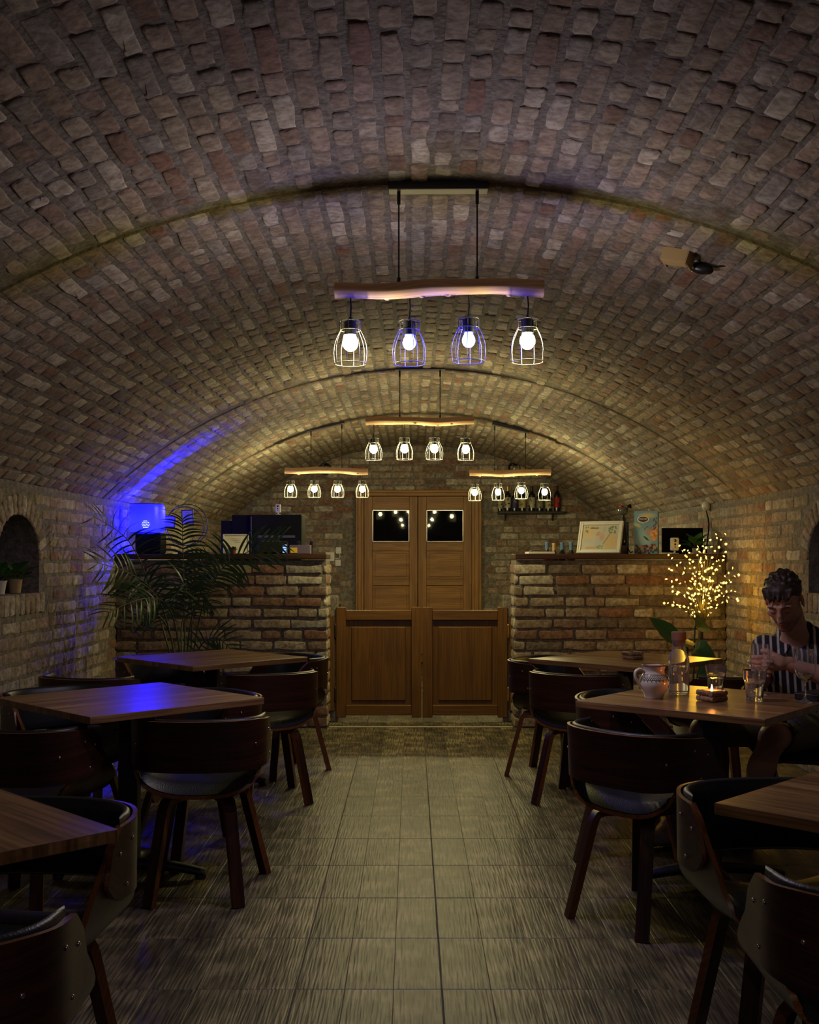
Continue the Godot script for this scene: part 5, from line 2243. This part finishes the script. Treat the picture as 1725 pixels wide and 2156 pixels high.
func label_art(k: int) -> StandardMaterial3D:
	var base := [Color(.66, .62, .52), Color(.70, .66, .55), Color(.16, .15, .38), Color(.72, .66, .48), Color(.66, .64, .55), Color(.5, .48, .42), Color(.66, .65, .52), Color(.55, .05, .05)]
	var im := img(48, 48, base[k])
	rng.seed = 100 + k
	for i in 7:
		blot(im, rng.randf_range(6, 42), rng.randf_range(8, 42), rng.randf_range(2, 9), rng.randf_range(2, 6), [Color(.12, .11, .1), Color(.3, .28, .25), base[k] * 1.2, Color(.5, .42, .2)][rng.randi() % 4], .4, rng.randf() * 3)
	return tex_mat("label_%d" % k, im)

func build_ledge_right():
	var d := 8.74
	var gb := mat("bottle_dark", Color(.012, .014, .010), .12, 0.0, .6)
	var gr := mat("bottle_red", Color(.07, .012, .015), .12, 0.0, .6)
	var cb := mat("cap_blue", Color(.13, .25, .42), .4)
	var cg := mat("cap_gold", Color(.75, .50, .16), .35, .5)
	# lower shelf behind the bar wall that carries the bottles
	var sh := MB.new()
	sh.box(Vector3(1.45, .573, -9.105), Vector3(1.2, 1.146, .24), .004)
	solo("bar_cabinet", sh, M["black_matte"], "dark cabinet behind the right bar wall under the capped bottles", "cabinet")
	var bl := [[1152, 1141, cb, gr, "reddish wine bottle with a blue cap, first of the four behind the right ledge"], [1167, 1144, cg, gb, "dark wine bottle with a gold cap behind the right ledge"], [1184, 1142, cb, gb, "dark wine bottle with a blue cap, next to the gold-capped one"], [1203, 1142, cb, gb, "dark wine bottle with a blue cap, right beside the white picture frame"]]
	for q in bl:
		var dd := 9.15 if q[0] == 1152 or q[0] == 1184 else 9.06
		var top: float = EYE + (1174.0 - q[1]) * dd / F
		wine_bottle(q[4], Vector3((q[0] - 867.0) * dd / F, 1.1475, -dd), top - 1.1475, .035, q[3], null, q[2], .3, "capped bottles behind the right ledge")
	# notebook and pen
	var nb := thing("notebook", "white writing pad with a dark cover lying at the left end of the right ledge", "notebook", Vector3((1137.0 - 867.0) * (d - .06) / F, LT, -d + .06), .1)
	var n1 := MB.new()
	n1.box(Vector3(0, .009, 0), Vector3(.21, .016, .15), .002)
	part("pages", n1, M["paper"], nb)
	var n2 := MB.new()
	n2.box(Vector3(.012, .019, -.01), Vector3(.17, .004, .12), .001)
	part("cover", n2, M["black_matte"], nb)
	var pe := MB.new()
	pe.tube([Vector3(-.055, 0, 0), Vector3(.045, .012, 0)], .0035, 8)
	solo("pen", pe, M["steel"], "silver pen lying on the writing pad on the right ledge", "pen", Transform3D(Basis(), Vector3((1128.0 - 867.0) * (d - .06) / F, LT + .025, -d + .09)))
	# leaning picture
	var im := img(128, 96, Color(.72, .70, .62))
	blot(im, 22, 30, 26, 44, Color(.80, .66, .42), .8, .4)
	blot(im, 106, 66, 30, 40, Color(.78, .62, .36), .8, .2)
	blot(im, 20, 60, 22, 8, Color(.60, .68, .70), .8)
	blot(im, 60, 66, 14, 22, Color(.62, .68, .70), .8)
	blot(im, 56, 34, 9, 12, Color(.74, .46, .38), .7, .6)
	blot(im, 70, 46, 11, 20, Color(.76, .50, .38), .7, -.1)
	blot(im, 74, 24, 6, 26, Color(.58, .66, .68), .8, .3)
	for k in 22: blot(im, rng.randf_range(92, 120), rng.randf_range(6, 30), 4, 3, Color(.16, .32, .12), .6, rng.randf() * 3)
	for k in 10: blot(im, rng.randf_range(8, 18), rng.randf_range(8, 34), 3, 4, Color(.22, .38, .16), .6)
	for k in 9: blot(im, 78 + k * 2.6, 72 - k * 5.0, 2.5, 4, Color(.40, .34, .26), .6, .5)
	for k in 8: blot(im, 20 + k * 6.0, 88, 5, 6, Color(.70, .52, .38), .7)
	for k in 8: blot(im, rng.randf_range(58, 76), rng.randf_range(80, 92), 3, 4, Color(.28, .42, .22), .6)
	pale(im, Color(.78, .76, .68), .4)
	var pf := thing("framed_picture", "white framed pastel picture leaning back on the right ledge", "picture", Vector3((1258.0 - 867.0) * d / F, LT, -d + .02))
	pf.transform = Transform3D(Basis(Vector3.UP, -.52) * Basis(Vector3.RIGHT, -.33), Vector3((1258.0 - 867.0) * d / F, LT + .004, -d + .04))
	part("frame", frame_of(.365, .272, .032, .02), M["white_paint"], pf, Transform3D(Basis(), Vector3(0, .136, 0)))
	part("print", card(.303, .21), tex_mat("picture_print", im), pf, Transform3D(Basis(), Vector3(0, .136, .002)))
	var tm := text_mesh("Album", .022, .0008)
	part("lettering", tm, mat("ink", Color(.12, .10, .09), .7), pf, Transform3D(Basis(), Vector3(-.055, .215, .003)))
	# dark figurine in front of a card
	var fx := (1313.0 - 867.0) * (d + .06) / F
	var fg := thing("figurine", "dark metal figurine with a round grey ball head between the picture and the blue box", "figurine", Vector3(fx, LT, -d - .06))
	var f1 := MB.new()
	f1.ball(Vector3(0, .345, 0), Vector3(.042, .037, .037), 16, 10)
	part("head", f1, mat("grey_enamel", Color(.09, .095, .09), .22), fg)
	var f2 := MB.new()
	f2.ball(Vector3(-.022, .382, .008), Vector3(.012, .010, .012), 10, 6)
	f2.ball(Vector3(-.008, .386, .0), Vector3(.010, .007, .01), 10, 6)
	part("bow", f2, mat("red_enamel", Color(.45, .06, .03), .35), fg)
	var f3 := MB.new()
	f3.lathe([Vector2(0, .0), Vector2(.022, .0), Vector2(.016, .014), Vector2(.006, .026), Vector2(0, .028)], 12, turned(Vector3.BACK, -.5, Vector3(.045, .376, 0)))
	f3.tube([Vector3(.03, .365, 0), Vector3(.05, .385, 0)], .004, 6)
	part("hat", f3, M["black_matte"], fg)
	var f4 := MB.new()
	f4.lathe([Vector2(0, .07), Vector2(.03, .07), Vector2(.034, .12), Vector2(.026, .20), Vector2(.020, .25), Vector2(.022, .28), Vector2(.010, .30), Vector2(.008, .315)], 14)
	part("body", f4, M["gloss_black"], fg)
	var f5 := MB.new()
	f5.lathe([Vector2(0, .0), Vector2(.022, .0), Vector2(.030, .05), Vector2(.034, .068), Vector2(0, .07)], 14)
	part("cup", f5, mat("dull_lilac", Color(.10, .085, .085), .5), fg)
	var f6 := MB.new()
	f6.tube([Vector3(.028, .06, .01), Vector3(.05, .016, .012), Vector3(.055, .008, .012), Vector3(.072, .022, .012)], .004, 6)
	part("foot", f6, M["black_matte"], fg)
	var cd := MB.new()
	cd.box(Vector3(0, .13, 0), Vector3(.066, .26, .012), .002)
	solo("postcard", cd, mat("dark_card", Color(.05, .025, .045), .5), "dark upright card behind the ball-headed figurine", "card", Transform3D(Basis(), Vector3(fx + .022, LT, -d - .125)))
	# tall printed box
	var bi := img(96, 176, Color(.36, .50, .60))
	blot(bi, 52, 18, 44, 14, Color(.62, .58, .46), .9)
	blot(bi, 10, 58, 22, 9, Color(.60, .58, .44), .8, .3)
	blot(bi, 40, 120, 40, 60, Color(.46, .58, .62), 1.0)
	for k in 30: blot(bi, 78 + rng.randf_range(-12, 14), 92 + rng.randf_range(-24, 26), 8, 6, [Color(.66, .48, .30), Color(.60, .38, .30), Color(.70, .54, .34)][k % 3], .6, rng.randf() * 3)
	for k in 14: blot(bi, 52 + rng.randf_range(-8, 8), 86 + rng.randf_range(-10, 14), 5, 3, Color(.60, .44, .40), .6, rng.randf() * 3)
	blot(bi, 48, 112, 15, 4, Color(.16, .22, .22), .4, .7)
	for k in 12: blot(bi, 84 + rng.randf_range(-8, 8), 30 + k * 4.0, 4, 5, Color(.34, .26, .26), .7, rng.randf())
	for k in 60: blot(bi, rng.randf_range(2, 94), rng.randf_range(138, 174), 6, 5, [Color(.30, .16, .16), Color(.16, .14, .30), Color(.62, .46, .28), Color(.22, .22, .10), Color(.46, .24, .20)][k % 5], .6, rng.randf() * 3)
	for q in [[44, 70], [50, 66], [54, 64], [42, 74]]: blot(bi, q[0], q[1], 3, 1.6, Color(.2, .2, .22), .6, -.4)
	brighten(bi, 1.35)
	var bx := thing("gift_box", "tall pale blue printed box with a gold-edged badge on the right ledge", "box", Vector3((1363.0 - 867.0) * (d - .02) / F, LT, -d - .0), -.30)
	var b1 := MB.new()
	b1.box(Vector3(0, .171, 0), Vector3(.184, .342, .10), .002)
	part("carton", b1, M["blue_card"], bx)
	part("front_print", card(.182, .34), tex_mat("box_print", bi), bx, Transform3D(Basis(), Vector3(0, .171, .0512)))
	var shield := PackedVector2Array()
	for k in 48:
		var a := TAU * k / 48
		var x := spow(cos(a), .75) * .046
		var y := spow(sin(a), .9) * .025
		if sin(a) < 0: y -= .010 * maxf(0.0, 1.0 - absf(x) / .013)
		shield.append(Vector2(x, y))
	var s1 := MB.new()
	s1.prism(shield, 0, .002)
	var badge := part("badge", s1, M["gold_print"], bx, Transform3D(Basis(), Vector3(-.022, .275, .052)))
	var inner := PackedVector2Array()
	for p in shield: inner.append(p * Vector2(.82, .78) + Vector2(0, .0005))
	var s2 := MB.new()
	s2.prism(inner, .002, .003)
	part("badge_field", s2, mat("badge_dark", Color(.05, .045, .02), .4), badge)
	part("lettering", text_mesh("BOLYKI", .0155, .001), M["gold_print"], badge, Transform3D(Basis(), Vector3(0, .003, .0036)))
	# black screen, camera, plant
	var mo := thing("monitor", "flat black monitor standing at the right end of the right ledge", "monitor", Vector3((1437.0 - 867.0) * (d + .16) / F, LT, -d - .16))
	var m1 := MB.new()
	m1.box(Vector3(0, .112, 0), Vector3(.335, .20, .022), .004)
	part("screen", m1, M["black_matte"], mo)
	var m2 := MB.new()
	m2.box(Vector3(0, .006, -.01), Vector3(.12, .012, .08), .003)
	part("stand", m2, M["black_matte"], mo)
	camera_box("white box camera with three dark lenses in front of the black monitor", Vector3((1421.0 - 867.0) * (d - .12) / F, LT, -d + .12), 1.0, .0)
	leafy("pot_plant", "small leafy plant in a pale pot on the right ledge before the monitor", Vector3((1466.0 - 867.0) * (d - .06) / F, LT, -d + .06), .032, .045, M["white_paint"], 11, .13, M["leaf_bright"], 1.0)
	# wall light with its cable
	var wl := thing("wall_socket", "round grey fitting on the right wall with a cable hanging from it", "fitting", Vector3(WR - .012, 1.755, -9.02))
	var w1 := MB.new()
	w1.ball(Vector3(-.02, 0, 0), Vector3(.035, .042, .042), 14, 10)
	part("cover", w1, M["grey_plastic"], wl)
	var w2 := MB.new()
	w2.tube(spline([Vector3(-.02, -.035, 0), Vector3(-.012, -.14, .05), Vector3(-.02, -.26, .05), Vector3(-.035, -.36, .06), Vector3(-.03, -.39, .06)], 12), .006, 6)
	part("cable", w2, M["black_matte"], wl)

func tumbler_mesh(r: float, h: float, outer: bool) -> MB:
	var b := MB.new()
	b.lathe([Vector2(0, .0), Vector2(r * .68, .0), Vector2(r * .70, .004), Vector2(r * .80, h * .55), Vector2(r * .86, h * .66), Vector2(r * .91, h * .70), Vector2(r, h), Vector2(r * .955, h), Vector2(r * .87, h * .71), Vector2(r * .76, h * .55), Vector2(r * .63, .016), Vector2(0, .014)], 24, Transform3D(), 0.0)
	# ten flat panels on the lower part
	for i in b.v.size():
		var p := b.v[i]
		if p.y > .003 and p.y < h * .66 and Vector2(p.x, p.z).length() > r * .66:
			var a := atan2(p.z, p.x)
			var q := fposmod(a, TAU / 10) - TAU / 20
			var k := cos(TAU / 20) / cos(q)
			b.v[i] = Vector3(p.x * k, p.y, p.z * k)
	return b

func tumbler(label: String, at: Vector3, r: float, h: float, level: float):
	var o := thing("water_glass", label, "glass", at, .2, "water glasses on the candle table")
	part("glass", tumbler_mesh(r, h, true), M["glass"], o)
	var w := MB.new()
	w.lathe([Vector2(0, .0155), Vector2(r * .62, .0165), Vector2(r * .70, level), Vector2(r * .70, level), Vector2(0, level)], 24)
	part("water", w, M["water"], o)

func wine_glass(label: String, at: Vector3, level: float):
	var o := thing("wine_glass", label, "glass", at, 0.0, "wine glasses on the candle table")
	var b := MB.new()
	b.lathe([Vector2(0, 0), Vector2(.034, 0), Vector2(.035, .002), Vector2(.020, .006), Vector2(.006, .014), Vector2(.0042, .03), Vector2(.0038, .06), Vector2(.005, .082), Vector2(.016, .089), Vector2(.031, .104), Vector2(.040, .127), Vector2(.042, .146), Vector2(.039, .18), Vector2(.034, .213), Vector2(.0332, .213), Vector2(.038, .18), Vector2(.0408, .146), Vector2(.0388, .127), Vector2(.030, .106), Vector2(.015, .0925), Vector2(0, .091)], 28)
	part("glass", b, M["glass"], o)
	var w := MB.new()
	var rl := lerpf(.030, .0385, clampf((level - .106) / .021, 0, 1))
	w.lathe([Vector2(0, .0915), Vector2(.0148, .093), Vector2(.0296, .1065), Vector2(rl - .0004, level), Vector2(rl - .0004, level), Vector2(0, level)], 28)
	part("wine", w, M["white_wine"], o)

func cork_box(label: String, at: Vector3, yaw: float, lit: bool) -> Node3D:
	var o := thing("cork_candle_holder", label, "candle holder", at, yaw, "")
	var cm := mat("cork" + str(int(lit)), Color(.42, .25, .12), .8)
	cm.albedo_texture = M["brick_0"].albedo_texture
	tri_map(cm, 9.0)
	var ck := MB.new()
	ck.lathe([Vector2(0, -.034), Vector2(.010, -.034), Vector2(.0112, -.0325), Vector2(.0112, .0325), Vector2(.010, .034), Vector2(0, .034)], 14)
	var cmesh := ck.commit()
	var tm := mat("stamp" + str(int(lit)), Color(.08, .04, .02), .8)
	var st := MB.new()
	for k in 7: st.box(Vector3(-.019 + k * .0065, 0, .0113), Vector3(.0035, .006 if k % 2 else .008, .0006), .0001)
	for lay_ in 2:
		for s in 4:
			for k in 1:
				var a := s * PI / 2
				var bs := Basis(Vector3.UP, a)
				var sh := .011 if lay_ == 0 else -.011
				var xf := Transform3D(bs * Basis(Vector3.BACK, PI / 2), bs * Vector3(sh, .0115 + lay_ * .0222, .034))
				var c := part("cork", cmesh, cm, o, xf)
				if (s + k + lay_) % 2 == 0:
					part("stamp", st, tm, c, Transform3D(Basis(Vector3.BACK, -PI / 2), Vector3.ZERO))
	var bt := MB.new()
	bt.box(Vector3(0, .004, 0), Vector3(.07, .006, .07), .001)
	part("floor_plate", bt, cm, o)
	return o

func build_tabletop():
	var ty := .7502
	# jug
	var j := thing("jug", "white ceramic jug with a dark green chevron band on the candle table", "jug", Vector3(1.0, ty, -4.507), .25)
	var jb := MB.new()
	jb.lathe([Vector2(0, .003), Vector2(.036, .003), Vector2(.036, 0), Vector2(.036, 0), Vector2(.039, .006), Vector2(.040, .016), Vector2(.047, .028), Vector2(.057, .048), Vector2(.0605, .064), Vector2(.057, .082), Vector2(.048, .098), Vector2(.0425, .108), Vector2(.0425, .118), Vector2(.048, .134), Vector2(.049, .137), Vector2(.046, .137), Vector2(.040, .118), Vector2(.040, .108), Vector2(.054, .08), Vector2(.056, .06), Vector2(.03, .012), Vector2(0, .01)], 32)
	part("body", jb, mat("glaze", Color(.62, .55, .46), .18), j)
	var jr := MB.new()
	jr.lathe([Vector2(.0495, .1335), Vector2(.0505, .137), Vector2(.047, .1395), Vector2(.0455, .136)], 32)
	part("rim", jr, mat("rim_brown", Color(.16, .05, .025), .3), j)
	var jh := MB.new()
	jh.tube(spline([Vector3(-.043, .112, 0), Vector3(-.062, .122, 0), Vector3(-.082, .112, 0), Vector3(-.084, .09, 0), Vector3(-.070, .066, 0), Vector3(-.054, .045, 0)], 16), .0075, 10, true, .8)
	part("handle", jh, M["glaze"], j)
	var gz := mat("glaze_green", Color(.025, .05, .035), .3)
	var pat := MB.new()
	for k in 22:
		var a := -1.5 + k * 3.0 / 21.0
		for q in [[.098, .089, .10], [.089, .080, -.10]]:
			var p0 := jug_at(a, q[0])
			var p1 := jug_at(a + q[2], q[1])
			pat.tube([p0, jug_at(a + q[2] * .5, (q[0] + q[1]) * .5), p1], .0012, 5)
		if k % 2 == 0: pat.tube([jug_at(a, .077), jug_at(a + .02, .074), jug_at(a + .04, .072)], .0014, 5)
	for y in [.1005, .079]:
		var ring := []
		for k in 25: ring.append(jug_at(-1.6 + k * 3.2 / 24.0, y))
		pat.tube(ring, .0009, 5)
	part("chevron_band", pat, gz, j)
	# carafe
	var c := thing("carafe", "glass water carafe with a cork ball stopper, half full, behind the jug", "carafe", Vector3(1.135, ty, -4.64))
	var cb := MB.new()
	cb.lathe([Vector2(0, 0), Vector2(.042, 0), Vector2(.0445, .004), Vector2(.0445, .135), Vector2(.042, .155), Vector2(.034, .175), Vector2(.0275, .19), Vector2(.026, .205), Vector2(.028, .228), Vector2(.0262, .228), Vector2(.0242, .205), Vector2(.0255, .19), Vector2(.0315, .175), Vector2(.039, .155), Vector2(.0415, .135), Vector2(.0415, .012), Vector2(0, .009)], 32)
	part("glass", cb, M["glass"], c)
	var cw := MB.new()
	cw.lathe([Vector2(0, .0095), Vector2(.0412, .0125), Vector2(.0412, .118), Vector2(.0412, .118), Vector2(0, .118)], 32)
	part("water", cw, M["water"], c)
	var cs := MB.new()
	cs.lathe([Vector2(0, .205), Vector2(.024, .205), Vector2(.0255, .228), Vector2(.030, .230), Vector2(.031, .262), Vector2(.029, .2655), Vector2(0, .2655)], 20)
	part("stopper", cs, mat("cork_stopper", Color(.19, .09, .05), .8), c)
	tumbler("ribbed water glass behind the candle, nearer the carafe", Vector3(1.315, ty, -4.72), .047, .115, .058)
	tumbler("ribbed water glass in front of the man, right of the candle", Vector3(1.388, ty, -4.42), .049, .125, .075)
	wine_glass("wine glass standing just before the man's hands", Vector3(1.478, ty, -4.63), .110)
	wine_glass("wine glass with a little white wine at the right edge of the photo", Vector3(1.574, ty, -4.37), .112)
	# candle
	var h := cork_box("square candle holder of wine corks with a burning tea light on the candle table", Vector3(1.215, ty, -4.42), .55, true)
	var cup := MB.new()
	cup.lathe([Vector2(0, .008), Vector2(.0195, .008), Vector2(.0195, .008), Vector2(.0195, .034), Vector2(.0187, .034), Vector2(.0187, .03)], 20)
	var tl := thing("tea_light", "burning tea light inside the cork candle holder", "candle", h.position, 0.0)
	part("cup", cup, M["steel"], tl)
	var wx := MB.new()
	wx.lathe([Vector2(.0187, .029), Vector2(0, .029)], 20)
	part("wax", wx, M["wax_glow"], tl)
	var wk := MB.new()
	wk.tube([Vector3(0, .029, 0), Vector3(0, .038, 0)], .0009, 5)
	part("wick", wk, M["black_matte"], tl)
	var fl := MB.new()
	fl.lathe([Vector2(0, .035), Vector2(.0035, .039), Vector2(.0048, .045), Vector2(.0036, .054), Vector2(.0014, .064), Vector2(0, .068)], 12)
	part("flame", fl, M["flame"], tl)
	omni(Vector3(0, .048, 0), Color(1, .5, .15), .012, .006, tl, "candle_light")
	cork_box("square candle holder of wine corks, unlit, on the farthest right table", Vector3(1.262, ty, -6.24), .5, false)
	# dark case
	var wb := MB.new()
	wb.box(Vector3(0, .015, 0), Vector3(.26, .03, .12), .006)
	solo("menu_case", wb, M["leather"], "flat black leather case on the candle table in front of the man's forearm", "case", Transform3D(Basis(Vector3.UP, .68), Vector3(1.70, ty, -4.50)))

func jug_at(a: float, y: float) -> Vector3:
	var pr := [Vector2(.0605, .064), Vector2(.057, .082), Vector2(.048, .098), Vector2(.0425, .108)]
	var r := .06
	for k in 3:
		if y >= pr[k].y and y <= pr[k + 1].y:
			r = lerpf(pr[k].x, pr[k + 1].x, (y - pr[k].y) / (pr[k + 1].y - pr[k].y))
	r += .0006
	return Vector3(sin(a) * r, y, cos(a) * r)

func build_wall_bits():
	# shelf of wine bottles on the back wall
	var d := 13.70
	var sy := EYE + (1174.0 - 1082.0) * d / F
	var x0 := (1049.0 - 867.0) * d / F
	var x1 := (1188.0 - 867.0) * d / F
	var o := thing("bottle_shelf", "narrow dark shelf for wine bottles on the back wall right of the door", "shelf", Vector3((x0 + x1) * .5, sy, -d))
	var b := MB.new()
	b.box(Vector3(0, .015, 0), Vector3(x1 - x0, .03, .16), .003)
	part("board", b, mat("shelf_dark", Color(.03, .025, .022), .6), o)
	for px in [1065.0, 1165.0]:
		var k := MB.new()
		k.prism(PackedVector2Array([Vector2(0, 0), Vector2(.10, 0), Vector2(.0, -.085)]), -.008, .008, Transform3D(Basis(Vector3.UP, -PI / 2), Vector3((px - 867.0) * d / F - (x0 + x1) * .5, 0, -.07)))
		part("bracket", k, M["shelf_dark"], o)
	var gd := mat("bottle_black", Color(.010, .011, .010), .15, 0.0, .6)
	var bl := [[1053, .25, .028], [1069, .315, .042], [1084, .27, .040], [1100, .30, .042], [1120, .315, .041], [1137, .28, .042], [1155, .26, .040], [1173, .32, .042]]
	var what := ["slim bottle at the left end of the wall shelf", "wine bottle with a cream label and a gold capped neck on the wall shelf", "wine bottle with a dark blue label on the wall shelf", "wine bottle with a tall yellowish label on the wall shelf, under the second bulb", "wine bottle with a pale label, fifth along the wall shelf", "wine bottle with a grey label, sixth along the wall shelf", "wine bottle with a pale label, left of the red-labelled one", "wine bottle with a bright red label at the right end of the wall shelf"]
	for k in bl.size():
		wine_bottle(what[k], Vector3((bl[k][0] - 867.0) * d / F, sy + .0305, -d + .01), bl[k][1], bl[k][2], gd, label_art(k), M["cap_gold"] if k == 1 else M["black_plastic"], .36, "wine bottles on the wall shelf")
	rng.seed = 77
	# switch plates by the door
	for q in [[695, 1172, .115, .115, "large white switch plate left of the door"], [713, 1159, .072, .082, "small white socket above the cable, left of the door"], [712, 1185, .072, .082, "small white socket below the cable, left of the door"]]:
		var s := thing("switch_plate", q[4], "switch", pt(q[0], q[1], ZB - .012))
		var p := MB.new()
		p.box(Vector3.ZERO, Vector3(q[2], q[3], .022), .005)
		part("plate", p, M["white_plastic"], s)
		var r := MB.new()
		r.box(Vector3(0, 0, .012), Vector3(q[2] * .55, q[3] * .55, .008), .002)
		part("rocker", r, M["white_plastic"], s)
	var ca := MB.new()
	var c0 := pt(705, 1176, ZB - .012)
	ca.tube(spline([c0, pt(714, 1176, ZB - .012), pt(716, 1170, ZB - .012), pt(714, 1165, ZB - .012)], 10), .006, 6)
	solo("cable", ca, M["white_plastic"], "short white cable between the switch plates left of the door", "cable")
	# vents
	for q in [[685, 987, "round dark vent in the back wall above the left hanging lamp"], [1083, 985, "round wall fan with a pale hub above the right hanging lamp"]]:
		var v := thing("wall_vent", q[2], "vent", pt(q[0], q[1], ZB - .01))
		var rows := []
		var rb := MB.new()
		for k in 25:
			var a := TAU * k / 24
			var u := Vector3(cos(a), sin(a), 0)
			rows.append(rb.ring(u * .072, u, Vector3.BACK, .008, 6))
		rb.grid(rows, true)
		part("ring", rb, M["cast_iron"], v)
		var db := MB.new()
		db.lathe([Vector2(.07, 0), Vector2(0, 0)], 20, turned(Vector3.RIGHT, PI / 2, Vector3(0, 0, -.006)))
		part("opening", db, M["black_matte"], v)
		for k in 4:
			var f := MB.new()
			var bs := Basis(Vector3.BACK, k * PI / 2 + .5)
			f.box(bs * Vector3(.036, 0, 0), Vector3(.06, .022, .003), .001, bs * Basis(Vector3.RIGHT, .5))
			part("blade", f, mat("vent_grey", Color(.09, .08, .07), .5) if not M.has("vent_grey") else M["vent_grey"], v)
		var hb := MB.new()
		hb.ball(Vector3(0, .0 if q[0] < 900 else -.012, .008), Vector3(.016, .016, .008), 12, 6)
		part("hub", hb, M["vent_grey"] if q[0] < 900 else M["white_plastic"], v)
	# wooden box with a black device on the vault
	var at := Vector3(1.10, 2.575, -4.50)
	var nrm := (Vector3(CX, VY, -4.50) - at).normalized()
	var bx := Basis(Vector3(-nrm.y, nrm.x, 0).normalized() * -1.0, nrm, Vector3.ZERO)
	bx.z = bx.x.cross(bx.y)
	at = Vector3(CX, VY, -4.50) - nrm * VR
	var w := thing("ceiling_box", "small open wooden box with a dark device inside, fixed to the vault", "box")
	w.transform = Transform3D(bx * Basis(Vector3.UP, .5), at)
	var wb := MB.new()
	wb.box(Vector3(0, .030, .045), Vector3(.105, .055, .008), .002)
	wb.box(Vector3(-.052, .030, 0), Vector3(.008, .055, .095), .002)
	wb.box(Vector3(.052, .030, 0), Vector3(.008, .055, .095), .002)
	wb.box(Vector3(0, .057, .02), Vector3(.105, .006, .05), .002)
	part("case", wb, mat("cardboard", Color(.42, .29, .11), .7), w)
	var wd := MB.new()
	wd.box(Vector3(0, .02, -.015), Vector3(.085, .03, .05), .006)
	part("device", wd, M["black_matte"], w)
	var cc := thing("ceiling_camera", "black oblong camera on the vault just right of the wooden box", "camera")
	var a2 := atan2(at.x - CX, at.y - VY) + .032
	var at2 := Vector3(CX + sin(a2) * VR, VY + cos(a2) * VR, -4.53)
	var n2 := (Vector3(CX, VY, -4.53) - at2).normalized()
	var b2 := Basis(Vector3(n2.y, -n2.x, 0), n2, Vector3.ZERO)
	b2.z = b2.x.cross(b2.y)
	cc.transform = Transform3D(b2 * Basis(Vector3.UP, .4), at2)
	var cb := MB.new()
	cb.ball(Vector3(0, .028, 0), Vector3(.055, .024, .026), 14, 8)
	cb.tube([Vector3(0, .0, 0), Vector3(0, .02, 0)], .012, 8)
	part("body", cb, M["black_plastic"], cc)
	var cl := MB.new()
	cl.tube([Vector3(.0, .012, .0), Vector3(-.06, .012, .01), Vector3(-.10, .006, .03)], .004, 6)
	part("cable", cl, M["black_matte"], cc)
	# plants in the niche of the left wall
	leafy("niche_plant", "small green plant in a pale grey pot in the left wall niche", Vector3(-2.425, SILL + .003, -6.40), .05, .08, M["white_paint"], 9, .13, M["leaf_bright"], .9)
	leafy("niche_plant", "small round-leaved plant in a woven beige pot in the left wall niche", Vector3(-2.42, SILL + .003, -6.66), .045, .085, mat("basket", Color(.46, .32, .16), .8), 10, .14, M["leaf_bright"], .9)
